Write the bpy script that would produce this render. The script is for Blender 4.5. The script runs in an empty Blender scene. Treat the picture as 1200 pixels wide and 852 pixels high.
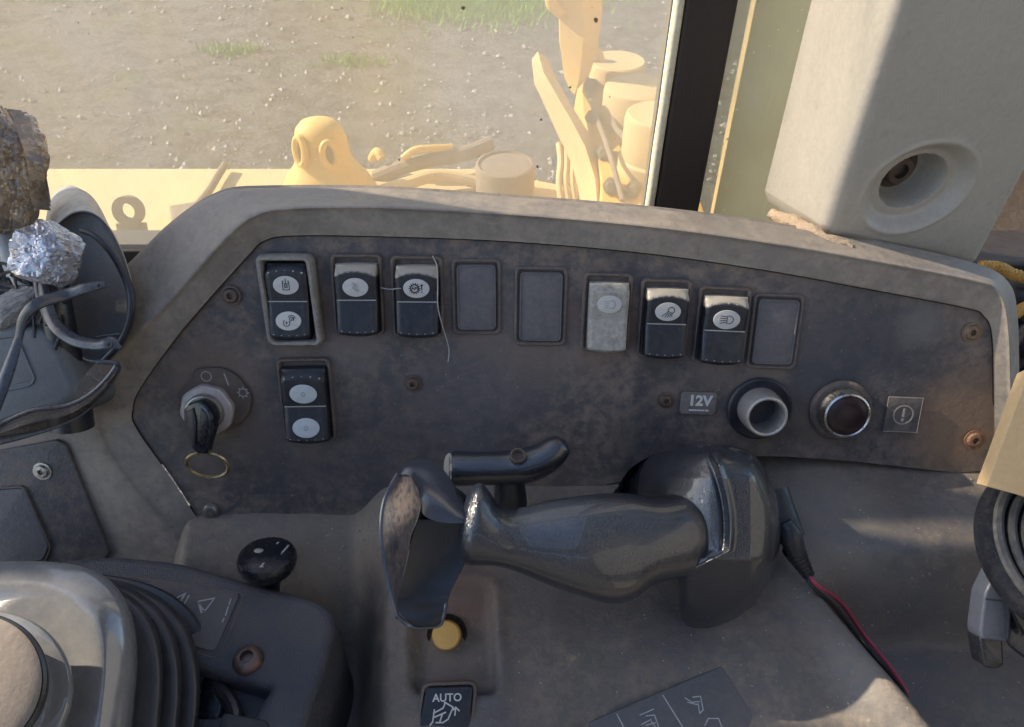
import bpy, bmesh, math, random
import numpy as np
from mathutils import Vector, Matrix, noise as mnoise
from mathutils.geometry import delaunay_2d_cdt

PI = math.pi
R = math.radians
V = Vector
S = bpy.context.scene
COL = S.collection
random.seed(7)
np.random.seed(7)

# ---------------------------------------------------------------- camera
FPX, CW, CH = 900.0, 1200.0, 852.0
PITCH = R(42)
EYE = V((0, 0, 2.6))
FW = V((0, math.cos(PITCH), -math.sin(PITCH)))
UP = V((0, math.sin(PITCH), math.cos(PITCH)))
RT = V((1, 0, 0))
cam_data = bpy.data.cameras.new('camera')
cam = bpy.data.objects.new('camera', cam_data)
COL.objects.link(cam)
cam.location = EYE
cam.rotation_euler = (PI / 2 - PITCH, 0, 0)
cam_data.sensor_width = 36
cam_data.lens = 36 * FPX / CW
cam_data.clip_start = 0.01
cam_data.clip_end = 3000
S.camera = cam

# ---------------------------------------------------------------- light
SUN = V((-0.80, 0.215, 0.56)).normalized()
elev = math.asin(SUN.z)
azim = math.atan2(SUN.x, SUN.y)
world = bpy.data.worlds.new('World')
S.world = world
world.use_nodes = True
wn = world.node_tree
for n_ in list(wn.nodes):
    wn.nodes.remove(n_)
sky = wn.nodes.new('ShaderNodeTexSky')
sky.sky_type = 'NISHITA'
sky.sun_disc = False
sky.sun_elevation = elev
sky.sun_rotation = azim
sky.air_density = 1.0
sky.dust_density = 1.2
bg = wn.nodes.new('ShaderNodeBackground')
bg.inputs[1].default_value = 0.15
wo = wn.nodes.new('ShaderNodeOutputWorld')
wn.links.new(sky.outputs[0], bg.inputs[0])
wn.links.new(bg.outputs[0], wo.inputs[0])
ld = bpy.data.lights.new('sun', 'SUN')
ld.energy = 4.8
ld.angle = R(0.6)
ld.color = (1.0, 0.86, 0.66)
lo = bpy.data.objects.new('sun', ld)
COL.objects.link(lo)
lo.rotation_euler = SUN.to_track_quat('Z', 'Y').to_euler()
lo.location = (-3, 2, 6)
S.view_settings.view_transform = 'Standard'
S.view_settings.look = 'None'
S.view_settings.exposure = 1.22
S.view_settings.gamma = 1
S.cycles.use_denoising = True
S.cycles.max_bounces = 8
S.cycles.transparent_max_bounces = 12
S.cycles.sample_clamp_indirect = 6
S.cycles.caustics_reflective = False
S.cycles.caustics_refractive = False

# ---------------------------------------------------------------- geometry of the view
def ray(px, py):
    return FW + RT * ((px - 600) / FPX) + UP * ((426 - py) / FPX)

def P(px, py, d):
    return EYE + ray(px, py) * d

def on_z(px, py, z):            # z relative to the eye
    r = ray(px, py)
    return EYE + r * (z / r.z)

def on_y(px, py, y):
    r = ray(px, py)
    return EYE + r * (y / r.y)

def on_plane(px, py, o, n):
    r = ray(px, py)
    return EYE + r * ((o - EYE).dot(n) / r.dot(n))

LEAN = R(26)
PN = V((0, -math.cos(LEAN), math.sin(LEAN)))
PU = V((0, math.sin(LEAN), math.cos(LEAN)))
PR = V((1, 0, 0))
PO = P(600, 400, 0.45)

def frame(o, x, y, z):
    m = Matrix.Identity(4)
    for i, a in enumerate((x, y, z, o)):
        for j in range(3):
            m[j][i] = a[j]
    return m

PANEL = frame(PO, PR, PU, PN)

def pw(px, py, off=0.0):        # picture point on the panel plane moved out by off
    return on_plane(px, py, PO + PN * off, PN)

def pl(px, py, off=0.0):        # the same in the panel's own coordinates
    q = pw(px, py, off) - PO
    return V((q.dot(PR), q.dot(PU)))

def pbox(x0, y0, x1, y1):
    a = pl(x0, (y0 + y1) / 2); b = pl(x1, (y0 + y1) / 2)
    c = pl((x0 + x1) / 2, y0); d = pl((x0 + x1) / 2, y1)
    return pl((x0 + x1) / 2, (y0 + y1) / 2), (b - a).length, (d - c).length

def panel_frame(px, py, off=0.0, rot=0.0):
    x = PR * math.cos(rot) + PU * math.sin(rot)
    y = PU * math.cos(rot) - PR * math.sin(rot)
    return frame(pw(px, py, 0) + PN * off, x, y, PN)

# ---------------------------------------------------------------- curves
def cat(pts, n, closed=False):
    """Catmull-Rom through pts (lists of equal length), n samples per span."""
    pts = [np.array(p, float) for p in pts]
    m = len(pts)
    out = []
    spans = m if closed else m - 1
    for i in range(spans):
        if closed:
            a, b, c, d = pts[(i - 1) % m], pts[i], pts[(i + 1) % m], pts[(i + 2) % m]
        else:
            b, c = pts[i], pts[i + 1]
            a = pts[i - 1] if i else 2 * b - c
            d = pts[i + 2] if i + 2 < m else 2 * c - b
        for k in range(n):
            t = k / n
            out.append(0.5 * ((2 * b) + (c - a) * t + (2 * a - 5 * b + 4 * c - d) * t * t + (3 * b - a - 3 * c + d) * t ** 3))
    if not closed:
        out.append(pts[-1])
    return out

def round_poly(pts, r, n=5):
    """Fillet each corner of a closed polygon; r a number or one per corner."""
    pts = [V(p) for p in pts]
    out = []
    m = len(pts)
    for i, p in enumerate(pts):
        a, b = pts[i - 1], pts[(i + 1) % m]
        rr = r[i] if isinstance(r, (list, tuple)) else r
        if rr <= 0:
            out.append(p.copy()); continue
        da, db = a - p, b - p
        ra, rb = min(rr, da.length * .49), min(rr, db.length * .49)
        s, e = p + da.normalized() * ra, p + db.normalized() * rb
        for k in range(n + 1):
            t = k / n
            out.append(s * (1 - t) ** 2 + p * 2 * t * (1 - t) + e * t * t)
    return out

def rrect(w, h, r, n=5, cx=0, cy=0):
    out = []
    for sx, sy, a0 in ((1, 1, 0), (-1, 1, 90), (-1, -1, 180), (1, -1, 270)):
        for k in range(n + 1):
            a = R(a0 + 90 * k / n)
            out.append(V((cx + sx * (w / 2 - r) + r * math.cos(a), cy + sy * (h / 2 - r) + r * math.sin(a))))
    return out

def superell(rx, ry, e=2.0, n=48, cx=0, cy=0):
    out = []
    for k in range(n):
        a = 2 * PI * k / n
        c, s = math.cos(a), math.sin(a)
        out.append(V((cx + rx * math.copysign(abs(c) ** (2 / e), c), cy + ry * math.copysign(abs(s) ** (2 / e), s))))
    return out

def inset(poly, d):
    """Move a counter-clockwise polygon's points inwards by d."""
    m = len(poly)
    out = []
    for i in range(m):
        a, p, b = poly[i - 1], poly[i], poly[(i + 1) % m]
        e1, e2 = (p - a), (b - p)
        if e1.length < 1e-9: e1 = e2
        if e2.length < 1e-9: e2 = e1
        n1 = V((-e1.y, e1.x)).normalized(); n2 = V((-e2.y, e2.x)).normalized()
        k = n1 + n2
        if k.length < 1e-6: k = n1
        k.normalize()
        out.append(p + k * (d / max(0.5, k.dot(n1))))
    return out

def ccw(poly):
    s = sum(poly[i - 1].x * poly[i].y - poly[i].x * poly[i - 1].y for i in range(len(poly)))
    return poly if s > 0 else poly[::-1]

# ---------------------------------------------------------------- mesh builder
class MB:
    def __init__(s, M=None):
        s.v, s.f, s.M = [], [], M
    def add(s, vs, fs, M=None):
        b = len(s.v)
        M = M if M is not None else s.M
        for p in vs:
            p = V((p[0], p[1], p[2]))
            s.v.append(M @ p if M is not None else p)
        s.f += [tuple(b + i for i in f) for f in fs]
        return s
    def box(s, cx, cy, cz, wx, wy, wz, M=None, ch=0.0):
        if ch:
            return s.prism(rrect(wx, wy, min(ch, wx * .4, wy * .4), 2, cx, cy), cz - wz / 2, cz + wz / 2, ch * .7, M, both=True)
        vs = [(cx + a * wx / 2, cy + b * wy / 2, cz + c * wz / 2) for a in (-1, 1) for b in (-1, 1) for c in (-1, 1)]
        return s.add(vs, [(0, 1, 3, 2), (4, 6, 7, 5), (0, 4, 5, 1), (2, 3, 7, 6), (0, 2, 6, 4), (1, 5, 7, 3)], M)
    def loft(s, rings, closed=True, caps=(True, True), M=None):
        n = len(rings[0])
        vs = [p for r in rings for p in r]
        fs = []
        for i in range(len(rings) - 1):
            for j in range(n if closed else n - 1):
                a, b = i * n + j, i * n + (j + 1) % n
                fs.append((a, b, b + n, a + n))
        if closed and caps[0]:
            fs.append(tuple(range(n - 1, -1, -1)))
        if closed and caps[1]:
            o = (len(rings) - 1) * n
            fs.append(tuple(range(o, o + n)))
        return s.add(vs, fs, M)
    def prism(s, poly, z0, z1, bev=0.0, M=None, both=False, cap=True, seg=3, cdt=False):
        poly = ccw([V((p[0], p[1])) for p in poly])
        rings = []
        if both and bev:
            for k in range(seg + 1):
                a = PI / 2 * (1 - k / seg)
                q = inset(poly, bev * (1 - math.cos(a)))
                rings.append([(p.x, p.y, z0 + bev * (1 - math.sin(a))) for p in q])
        else:
            rings.append([(p.x, p.y, z0) for p in poly])
        if bev:
            for k in range(seg + 1):
                a = PI / 2 * k / seg
                q = inset(poly, bev * (1 - math.cos(a)))
                rings.append([(p.x, p.y, z1 - bev * (1 - math.sin(a))) for p in q])
        else:
            rings.append([(p.x, p.y, z1) for p in poly])
        if cdt and cap:
            s.loft(rings, True, (True, False), M)
            q = [V((p[0], p[1])) for p in rings[-1]]
            z = rings[-1][0][2]
            cv, _, cf, *_r = delaunay_2d_cdt(q, [], [list(range(len(q)))], 1, 1e-6)
            return s.add([(p.x, p.y, z) for p in cv], [tuple(f) for f in cf], M)
        return s.loft(rings, True, (True, cap), M)
    def lathe(s, prof, M=None, n=36, caps=(True, True)):
        rings = [[(r * math.cos(2 * PI * k / n), r * math.sin(2 * PI * k / n), z) for k in range(n)] for r, z in prof]
        return s.loft(rings, True, caps, M)
    def tube(s, pts, rad, n=10, sm=6, flat=1.0, caps=(True, True), nrm=None, M=None):
        """Tube along pts; rad a number or a list; flat squashes one way."""
        rs = rad if isinstance(rad, (list, tuple)) else [rad] * len(pts)
        q = cat([list(p) + [r] for p, r in zip(pts, rs)], sm) if sm > 1 else [np.array(list(p) + [r]) for p, r in zip(pts, rs)]
        C = [V(a[:3]) for a in q]
        rr = [float(a[3]) for a in q]
        u = None
        rings = []
        for i, c in enumerate(C):
            t = (C[min(i + 1, len(C) - 1)] - C[max(i - 1, 0)]).normalized()
            if u is None:
                u = V(nrm) if nrm is not None else (V((0, 0, 1)) if abs(t.z) < .9 else V((1, 0, 0)))
            u = (u - t * u.dot(t)).normalized()
            w = t.cross(u)
            rings.append([c + (u * math.cos(2 * PI * k / n) * flat + w * math.sin(2 * PI * k / n)) * rr[i] for k in range(n)])
        return s.loft(rings, True, caps, M)
    def sphere(s, c, r, n=12, m=8, M=None, sq=(1, 1, 1)):
        rings = []
        for i in range(m + 1):
            a = -PI / 2 + PI * i / m
            rr = max(math.cos(a), 1e-3)
            rings.append([(c[0] + r * sq[0] * rr * math.cos(2 * PI * k / n), c[1] + r * sq[1] * rr * math.sin(2 * PI * k / n), c[2] + r * sq[2] * math.sin(a)) for k in range(n)])
        return s.loft(rings, True, (True, True), M)
    def strokes(s, lines, w, z=0.0, h=0.00012, M=None, k=1.0, off=(0, 0), ky=None):
        """Flat printed lines in local xy, each a thin raised bar with round-ish joints."""
        ky = k if ky is None else ky
        for ln in lines:
            pts = [V((off[0] + p[0] * k, off[1] + p[1] * ky)) for p in ln]
            for a, b in zip(pts, pts[1:]):
                d = b - a
                if d.length < 1e-7: continue
                d.normalize()
                nn = V((-d.y, d.x)) * w / 2
                a2, b2 = a - d * w * .4, b + d * w * .4
                q = [a2 - nn, b2 - nn, b2 + nn, a2 + nn]
                vs = [(p.x, p.y, z) for p in q] + [(p.x, p.y, z + h) for p in q]
                s.add(vs, [(4, 5, 6, 7), (0, 1, 5, 4), (1, 2, 6, 5), (2, 3, 7, 6), (3, 0, 4, 7)], M)
        return s
    def text(s, t, size, z=0.0, M=None, off=(0, 0), bold=0.0, sx=1.0, rot=0.0):
        cu = bpy.data.curves.new('t', 'FONT')
        cu.body = t; cu.size = size; cu.align_x = 'CENTER'; cu.align_y = 'CENTER'
        cu.offset = bold; cu.extrude = 0.0001; cu.resolution_u = 3
        o = bpy.data.objects.new('t', cu)
        COL.objects.link(o)
        dg = bpy.context.evaluated_depsgraph_get(); dg.update()
        me = bpy.data.meshes.new_from_object(o.evaluated_get(dg))
        c, sn = math.cos(rot), math.sin(rot)
        vs = []
        for v in me.vertices:
            x, y = v.co.x * sx, v.co.y
            vs.append((off[0] + x * c - y * sn, off[1] + x * sn + y * c, v.co.z + z + .0001))
        s.add(vs, [tuple(p.vertices) for p in me.polygons], M)
        bpy.data.objects.remove(o); bpy.data.curves.remove(cu); bpy.data.meshes.remove(me)
        return s

WM = {}

def tag(o, label=None, cat_=None, group=None, kind=None):
    if label: o['label'] = label
    if cat_: o['category'] = cat_
    if group: o['group'] = group
    if kind: o['kind'] = kind
    return o

def thing(name, label, cat_, M, group=None):
    if isinstance(M, Vector):
        M = Matrix.Translation(M)
    o = bpy.data.objects.new(name, None)
    o.empty_display_size = 0.02
    COL.objects.link(o)
    o.matrix_world = M
    WM[o] = M.copy()
    return tag(o, label, cat_, group)

def obj(name, mb, mat, parent=None, M=None, local=False, smooth=35, label=None):
    """One mesh object.  mb holds world coordinates unless local."""
    base = WM[parent] if parent is not None else (M if M is not None else Matrix.Identity(4))
    if isinstance(base, Vector):
        base = Matrix.Translation(base)
    inv = base.inverted()
    vs = [tuple(p) for p in mb.v] if local else [tuple(inv @ p) for p in mb.v]
    me = bpy.data.meshes.new(name)
    me.from_pydata(vs, [], mb.f)
    me.materials.append(mat)
    bm = bmesh.new(); bm.from_mesh(me)
    bmesh.ops.recalc_face_normals(bm, faces=bm.faces)
    bm.to_mesh(me); bm.free()
    if smooth:
        me.polygons.foreach_set('use_smooth', [True] * len(me.polygons))
        me.set_sharp_from_angle(angle=R(smooth))
    me.update()
    o = bpy.data.objects.new(name, me)
    COL.objects.link(o)
    if parent is not None:
        o.parent = parent
    else:
        o.matrix_world = base
    WM[o] = base.copy()
    if label: o['label'] = label
    return o

def solo(name, mb, mat, label, cat_, group=None, kind=None, smooth=35):
    c = sum((V(p) for p in mb.v), V((0, 0, 0))) / len(mb.v)
    c.z = min(p.z for p in mb.v)
    o = obj(name, mb, mat, None, Matrix.Translation(c), smooth=smooth)
    return tag(o, label, cat_, group, kind)

# ---------------------------------------------------------------- materials
def mixc(nt, fac, a, b):
    m = nt.nodes.new('ShaderNodeMix'); m.data_type = 'RGBA'
    if isinstance(fac, (int, float)): m.inputs[0].default_value = fac
    else: nt.links.new(fac, m.inputs[0])
    for s_, i in ((a, 6), (b, 7)):
        if isinstance(s_, tuple): m.inputs[i].default_value = (*s_[:3], 1)
        else: nt.links.new(s_, m.inputs[i])
    return m.outputs[2]

def math_(nt, op, a, b=None, clamp=False):
    m = nt.nodes.new('ShaderNodeMath'); m.operation = op; m.use_clamp = clamp
    for s_, i in ((a, 0), (b, 1)):
        if s_ is None: continue
        if isinstance(s_, (int, float)): m.inputs[i].default_value = s_
        else: nt.links.new(s_, m.inputs[i])
    return m.outputs[0]

def ramp(nt, x, a, b, lo=0.0, hi=1.0):
    m = nt.nodes.new('ShaderNodeMapRange'); m.interpolation_type = 'SMOOTHSTEP'
    nt.links.new(x, m.inputs[0])
    for i, q in ((1, a), (2, b), (3, lo), (4, hi)): m.inputs[i].default_value = q
    return m.outputs[0]

def noise(nt, co, scale, detail=6, rough=.6, dist=0.0):
    m = nt.nodes.new('ShaderNodeTexNoise')
    m.inputs['Scale'].default_value = scale; m.inputs['Detail'].default_value = detail
    m.inputs['Roughness'].default_value = rough; m.inputs['Distortion'].default_value = dist
    nt.links.new(co, m.inputs['Vector'])
    return m.outputs[0]

def new_mat(name):
    m = bpy.data.materials.new(name); m.use_nodes = True
    nt = m.node_tree
    b = nt.nodes['Principled BSDF']
    tc = nt.nodes.new('ShaderNodeTexCoord')
    return m, nt, b, tc.outputs['Object']

def surf(name, col, dust=None, amt=.5, rough=.5, rough2=None, scale=14, grain=.2, gscale=700, metal=0.0,
         lo=.38, hi=.68, blots=(), stains_and_shading=(), leather=0.0, speck=0.0, spec=.5, coat=0.0, streak=None, seed=0.0,
         scratch=0.0, bumpdist=.0006, wav=1.0):
    m, nt, b, co = new_mat(name)
    if seed:
        mp = nt.nodes.new('ShaderNodeVectorMath'); mp.operation = 'ADD'
        nt.links.new(co, mp.inputs[0]); mp.inputs[1].default_value = (seed, seed * 1.7, seed * .3)
        cs = mp.outputs[0]
    else:
        cs = co
    big = noise(nt, cs, scale, 10, .68)
    mid = noise(nt, cs, scale * 7, 6, .65)
    f = ramp(nt, math_(nt, 'ADD', math_(nt, 'MULTIPLY', big, .5), math_(nt, 'MULTIPLY', mid, .5)), lo, hi)
    fac = math_(nt, 'MULTIPLY', f, amt)
    c = mixc(nt, fac, col, dust or tuple(min(1, q * 1.6) for q in col))
    for (bc, bs, b0, b1, ba) in blots:            # broad patches of another colour: (colour, scale, lo, hi, amount)
        bf = math_(nt, 'MULTIPLY', ramp(nt, noise(nt, cs, bs, 9, .68, .3), b0 - .02, b1 + .03), ba)
        c = mixc(nt, bf, c, bc)
    if stains_and_shading:
        dn = nt.nodes.new('ShaderNodeTexNoise'); dn.inputs['Scale'].default_value = 90; dn.inputs['Detail'].default_value = 4
        nt.links.new(co, dn.inputs['Vector'])
        vm = nt.nodes.new('ShaderNodeVectorMath'); vm.operation = 'SCALE'; vm.inputs['Scale'].default_value = .012
        nt.links.new(dn.outputs['Color'], vm.inputs[0])
        va = nt.nodes.new('ShaderNodeVectorMath'); va.operation = 'ADD'
        nt.links.new(co, va.inputs[0]); nt.links.new(vm.outputs[0], va.inputs[1])
        for (p, r0, r1, sc, sa) in stains_and_shading:        # (centre, inner radius, outer radius, colour, amount)
            ds = nt.nodes.new('ShaderNodeVectorMath'); ds.operation = 'DISTANCE'
            nt.links.new(va.outputs[0], ds.inputs[0]); ds.inputs[1].default_value = (p[0] + .006, p[1] + .006, p[2] + .006)
            fr = ramp(nt, ds.outputs['Value'], r0, r1, 1, 0)
            c = mixc(nt, math_(nt, 'MULTIPLY', fr, sa), c, sc)
    if speck:
        sp = ramp(nt, noise(nt, cs, 420, 2, .5), .68, .76)
        c = mixc(nt, math_(nt, 'MULTIPLY', sp, speck), c, (.55, .52, .48))
    if scratch:
        sm_ = nt.nodes.new('ShaderNodeMapping'); sm_.inputs['Scale'].default_value = (1, 14, 9)
        sm_.inputs['Rotation'].default_value = (.3, .5, .9)
        nt.links.new(cs, sm_.inputs[0])
        sn_ = ramp(nt, noise(nt, sm_.outputs[0], 60, 3, .6), .66, .74)
        c = mixc(nt, math_(nt, 'MULTIPLY', sn_, scratch), c, tuple(min(1, q * 2.6 + .05) for q in col))
    fine = noise(nt, cs, gscale * .6, 3, .7)
    c = mixc(nt, .22, c, mixc(nt, fine, tuple(q * .45 for q in col), tuple(min(1, q * 1.9) for q in col)))
    nt.links.new(c, b.inputs['Base Color'])
    b.inputs['Metallic'].default_value = metal
    b.inputs['Specular IOR Level'].default_value = spec
    b.inputs['Coat Weight'].default_value = coat
    r2 = rough2 if rough2 is not None else min(1, rough + .25)
    nt.links.new(ramp(nt, math_(nt, 'ADD', math_(nt, 'MULTIPLY', f, .7), math_(nt, 'MULTIPLY', fine, .3)), .1, .9, rough, r2), b.inputs['Roughness'])
    h = noise(nt, cs, gscale, 3, .6)
    if leather:
        vo = nt.nodes.new('ShaderNodeTexVoronoi'); vo.feature = 'DISTANCE_TO_EDGE'; vo.inputs['Scale'].default_value = leather
        nt.links.new(cs, vo.inputs['Vector'])
        h = math_(nt, 'ADD', math_(nt, 'MULTIPLY', ramp(nt, vo.outputs[0], 0, .25), 1.0), math_(nt, 'MULTIPLY', h, .5))
    bp = nt.nodes.new('ShaderNodeBump'); bp.inputs['Strength'].default_value = grain; bp.inputs['Distance'].default_value = bumpdist
    nt.links.new(h, bp.inputs['Height'])
    bp2 = nt.nodes.new('ShaderNodeBump'); bp2.inputs['Strength'].default_value = min(1, grain * .8 * wav); bp2.inputs['Distance'].default_value = .002
    nt.links.new(mid, bp2.inputs['Height']); nt.links.new(bp.outputs[0], bp2.inputs['Normal'])
    nt.links.new(bp2.outputs[0], b.inputs['Normal'])
    return m

BROWN = (.20, .155, .12)
GREYD = (.27, .255, .24)

# ================================================================ MATERIALS
def lp(px, py):                 # stain or tint centre on the panel (local panel coordinates)
    q = pl(px, py)
    return (q.x, q.y, 0)

RUST = (.22, .10, .055)
BLK = (.028, .032, .042)
pst = [(lp(1140, 515), .004, .016, (.36, .20, .10), .8), (lp(1138, 389), .003, .011, (.34, .26, .2), .7),
       (lp(271, 346), .004, .011, (.17, .12, .095), .8), (lp(484, 449), .004, .012, (.2, .17, .15), .8),
       (lp(780, 469), .004, .012, (.24, .18, .15), .8), (lp(247, 598), .004, .013, (.2, .16, .14), .7),
       (lp(388, 362), .002, .022, (.15, .085, .06), .75), (lp(455, 372), .002, .016, (.15, .09, .07), .8),
       (lp(532, 380), .002, .014, (.14, .09, .07), .75), (lp(672, 370), .002, .014, (.16, .08, .06), .7),
       (lp(746, 390), .002, .016, (.16, .085, .06), .85), (lp(812, 405), .002, .014, (.15, .085, .06), .8),
       (lp(255, 455), .012, .042, (.17, .12, .09), .85), (lp(300, 520), .008, .034, (.16, .12, .10), .7),
       (lp(890, 485), .012, .030, (.035, .037, .042), .75), (lp(965, 490), .010, .024, (.2, .14, .09), .75),
       (lp(410, 400), .006, .030, (.20, .16, .15), .75), (lp(590, 420), .01, .07, (.17, .15, .15), .45),
       (lp(350, 430), .004, .030, BLK, .55), (lp(470, 540), .02, .09, BLK, .55), (lp(330, 560), .012, .05, BLK, .45),
       (lp(760, 510), .006, .035, BLK, .6), (lp(830, 440), .004, .04, BLK, .35), (lp(1000, 420), .02, .08, (.06, .065, .08), .7),
       (lp(1130, 500), .01, .05, (.26, .165, .10), .8), (lp(560, 470), .01, .06, (.10, .10, .115), .4),  # broad warm patch at lower right carries the sun's tint
       (lp(1080, 380), .004, .02, (.24, .23, .22), .45),
       (lp(620, 415), .004, .03, (.20, .15, .12), .6), (lp(697, 415), .002, .02, (.22, .16, .13), .7), (lp(905, 436), .002, .016, (.22, .16, .12), .6), (lp(560, 395), .002, .018, (.22, .16, .13), .6),
       (lp(345, 405), .002, .02, (.22, .17, .14), .6), (lp(362, 522), .002, .018, (.2, .15, .13), .6), (lp(230, 540), .004, .03, (.17, .13, .11), .6), (lp(840, 430), .002, .02, (.2, .15, .13), .6)]
M_panel = surf('panel_plastic', (.082, .077, .080), (.25, .19, .15), .95, .46, .8, 20, .35, 620, stains_and_shading=pst, lo=.42, hi=.60,
               blots=[((.030, .033, .045), 17, .50, .62, .75), ((.30, .23, .17), 55, .54, .66, .5), ((.04, .043, .055), 130, .52, .64, .45)], speck=.2, scratch=.2)
M_cowl = surf('cowl_plastic', (.225, .20, .175), (.37, .315, .255), .85, .5, .8, 20, .3, 620, lo=.42, hi=.60,
              blots=[((.14, .125, .12), 24, .53, .70, .35), ((.38, .30, .22), 30, .54, .70, .3), ((.12, .11, .105), 120, .55, .66, .4)], speck=.15, scratch=.18)
def lowl(px, py, z):
    q = on_z(px, py, z) - (EYE + V((.05, .2, -.46))); return (q.x, q.y, q.z)
lst = [(lowl(545, 700, -.39), .006, .030, (.20, .125, .10), .75), (lowl(520, 775, -.39), .004, .020, (.22, .17, .13), .6), (lowl(660, 690, -.385), .01, .045, (.085, .085, .10), .55),
       (lowl(790, 740, -.385), .01, .035, (.045, .045, .058), .6), (lowl(700, 640, -.38), .004, .03, (.28, .22, .17), .5), (lowl(960, 720, -.40), .01, .05, (.17, .12, .10), .5),  # dark patch under the handle puts its shade into the colour
       (lowl(1090, 740, -.43), .02, .09, (.07, .075, .085), .6), (lowl(1050, 575, -.36), .005, .03, (.10, .065, .045), .6), (lowl(960, 610, -.37), .02, .06, (.26, .235, .20), .5),  # broad dark patch paints shade onto the step below the ledge
       (lowl(1000, 790, -.40), .008, .03, (.24, .235, .22), .45), (lowl(390, 640, -.42), .02, .06, (.17, .145, .105), .6), (lowl(560, 820, -.395), .01, .04, (.08, .085, .105), .55)]
M_lower = surf('console_plastic', (.125, .112, .102), (.235, .19, .15), .85, .46, .8, 22, .35, 620, lo=.42, hi=.60, stains_and_shading=lst,
               blots=[((.080, .077, .086), 18, .51, .65, .6), ((.27, .19, .115), 40, .54, .68, .4), ((.06, .056, .056), 130, .54, .66, .45)], speck=.3, scratch=.2)
M_plate = surf('cover_plate_plastic', (.085, .083, .088), (.19, .155, .13), .95, .55, .8, 22, .35, 620, lo=.42, hi=.60,
               blots=[((.04, .042, .05), 30, .5, .64, .7)], speck=.15, scratch=.15)
M_black = surf('black_plastic', (.014, .018, .027), (.055, .052, .056), .6, .32, .6, 30, .2, 800, speck=.08, scratch=.1)
def add_worn_lit_edge(m, col, y0, y1, k, amt):
    """Top edge painted pale, for wear and the sun caught there, beyond an arched line near the rocker's end."""
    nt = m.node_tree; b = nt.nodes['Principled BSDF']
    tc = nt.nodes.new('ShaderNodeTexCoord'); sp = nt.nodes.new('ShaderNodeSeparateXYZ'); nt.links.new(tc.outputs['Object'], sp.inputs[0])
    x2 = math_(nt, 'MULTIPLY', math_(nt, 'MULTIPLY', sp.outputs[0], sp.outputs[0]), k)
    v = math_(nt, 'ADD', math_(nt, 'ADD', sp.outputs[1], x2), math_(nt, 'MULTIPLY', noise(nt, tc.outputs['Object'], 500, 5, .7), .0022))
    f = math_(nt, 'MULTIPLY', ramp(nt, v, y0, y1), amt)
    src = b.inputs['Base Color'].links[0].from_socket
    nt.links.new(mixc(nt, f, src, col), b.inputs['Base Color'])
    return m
M_rocker = add_worn_lit_edge(surf('worn_lit_edge_rocker', (.014, .018, .027), (.055, .052, .056), .6, .32, .6, 30, .2, 800, speck=.08, scratch=.1), (.44, .40, .33), .0168, .0186, 22, .9)  # pale lip colour: wear mixed with painted sunlight
M_gloss = surf('glossy_black_plastic', (.010, .012, .018), (.035, .033, .035), .4, .16, .4, 40, .12, 700, wav=.3, scratch=.15)
M_worn = surf('worn_grey_plastic', (.30, .29, .265), (.50, .47, .40), .9, .5, .7, 60, .3, 700, blots=[((.10, .10, .10), 90, .5, .7, .7)])
M_bezel = surf('dusty_bezel_plastic', (.10, .088, .082), (.26, .19, .15), .8, .55, .85, 50, .3, 700)
M_blank = surf('blanking_plate_plastic', (.11, .108, .118), (.22, .19, .18), .7, .55, .8, 45, .3, 620)
M_rubbergrey = surf('dusty_grey_rubber', (.20, .19, .175), (.42, .385, .33), .9, .6, .9, 60, .4, 500, blots=[((.06, .06, .06), 80, .55, .7, .8)])
M_white = surf('printed_white', (.56, .555, .54), (.40, .39, .37), .6, .5, .7, 120, .1, 700)
M_whited = surf('printed_pale_blue', (.50, .56, .60), (.40, .42, .43), .6, .5, .7, 120, .1, 700)
M_inkd = surf('dark_ink', (.03, .03, .033), (.07, .07, .07), .5, .6, .7, 60, .05, 700)
M_inkl = surf('worn_light_ink', (.42, .43, .44), (.20, .20, .21), .9, .6, .7, 300, .05, 700)
M_inkw = surf('white_lettering_ink', (.62, .63, .63), (.45, .45, .44), .6, .6, .7, 200, .05, 700)
M_inkf = surf('faded_ink', (.36, .35, .34), (.26, .255, .25), .8, .6, .7, 200, .05, 700)
M_steel = surf('worn_steel', (.46, .44, .41), (.20, .15, .11), .7, .3, .6, 90, .2, 700, metal=.9)
M_chrome = surf('dull_chrome', (.62, .60, .57), (.35, .32, .28), .5, .22, .45, 80, .08, 700, metal=1)
M_alu = surf('oxidised_nut_metal', (.50, .46, .45), (.36, .31, .29), .7, .45, .65, 120, .25, 700, metal=.3)
M_dark_steel = surf('dark_oily_steel', (.10, .085, .08), (.20, .12, .08), .8, .35, .6, 120, .3, 700, metal=.6)
M_rusty = surf('rusty_screw', (.30, .17, .11), (.16, .08, .05), .8, .5, .8, 200, .5, 700, metal=.4)
M_dirt = surf('grimy_face_plate', (.085, .065, .055), (.16, .125, .10), .8, .6, .85, 60, .4, 600)
M_leather = surf('grained_handle_rubber', (.008, .012, .021), (.020, .023, .030), .6, .20, .31, 22, .35, 900, leather=1000, spec=1.0, bumpdist=.00030, coat=.6, wav=.05, lo=.3, hi=.8)
M_paddle = surf('smooth_black_handle_plastic', (.008, .010, .015), (.018, .020, .025), .4, .36, .5, 30, .1, 800, spec=.5, wav=.1)
M_headface = surf('scuffed_handle_face', (.018, .020, .030), (.070, .048, .034), .75, .34, .52, 40, .2, 700, lo=.42, hi=.56, spec=.8, wav=.2)
M_headtop = surf('polished_handle_rubber', (.040, .050, .074), (.09, .08, .08), .7, .30, .45, 40, .15, 700, lo=.48, hi=.62, spec=1.0, coat=.4, wav=.1)
M_boxl = surf('grained_console_box', (.055, .062, .080), (.12, .108, .10), .8, .45, .7, 16, .4, 900, leather=900, bumpdist=.0006)
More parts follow.
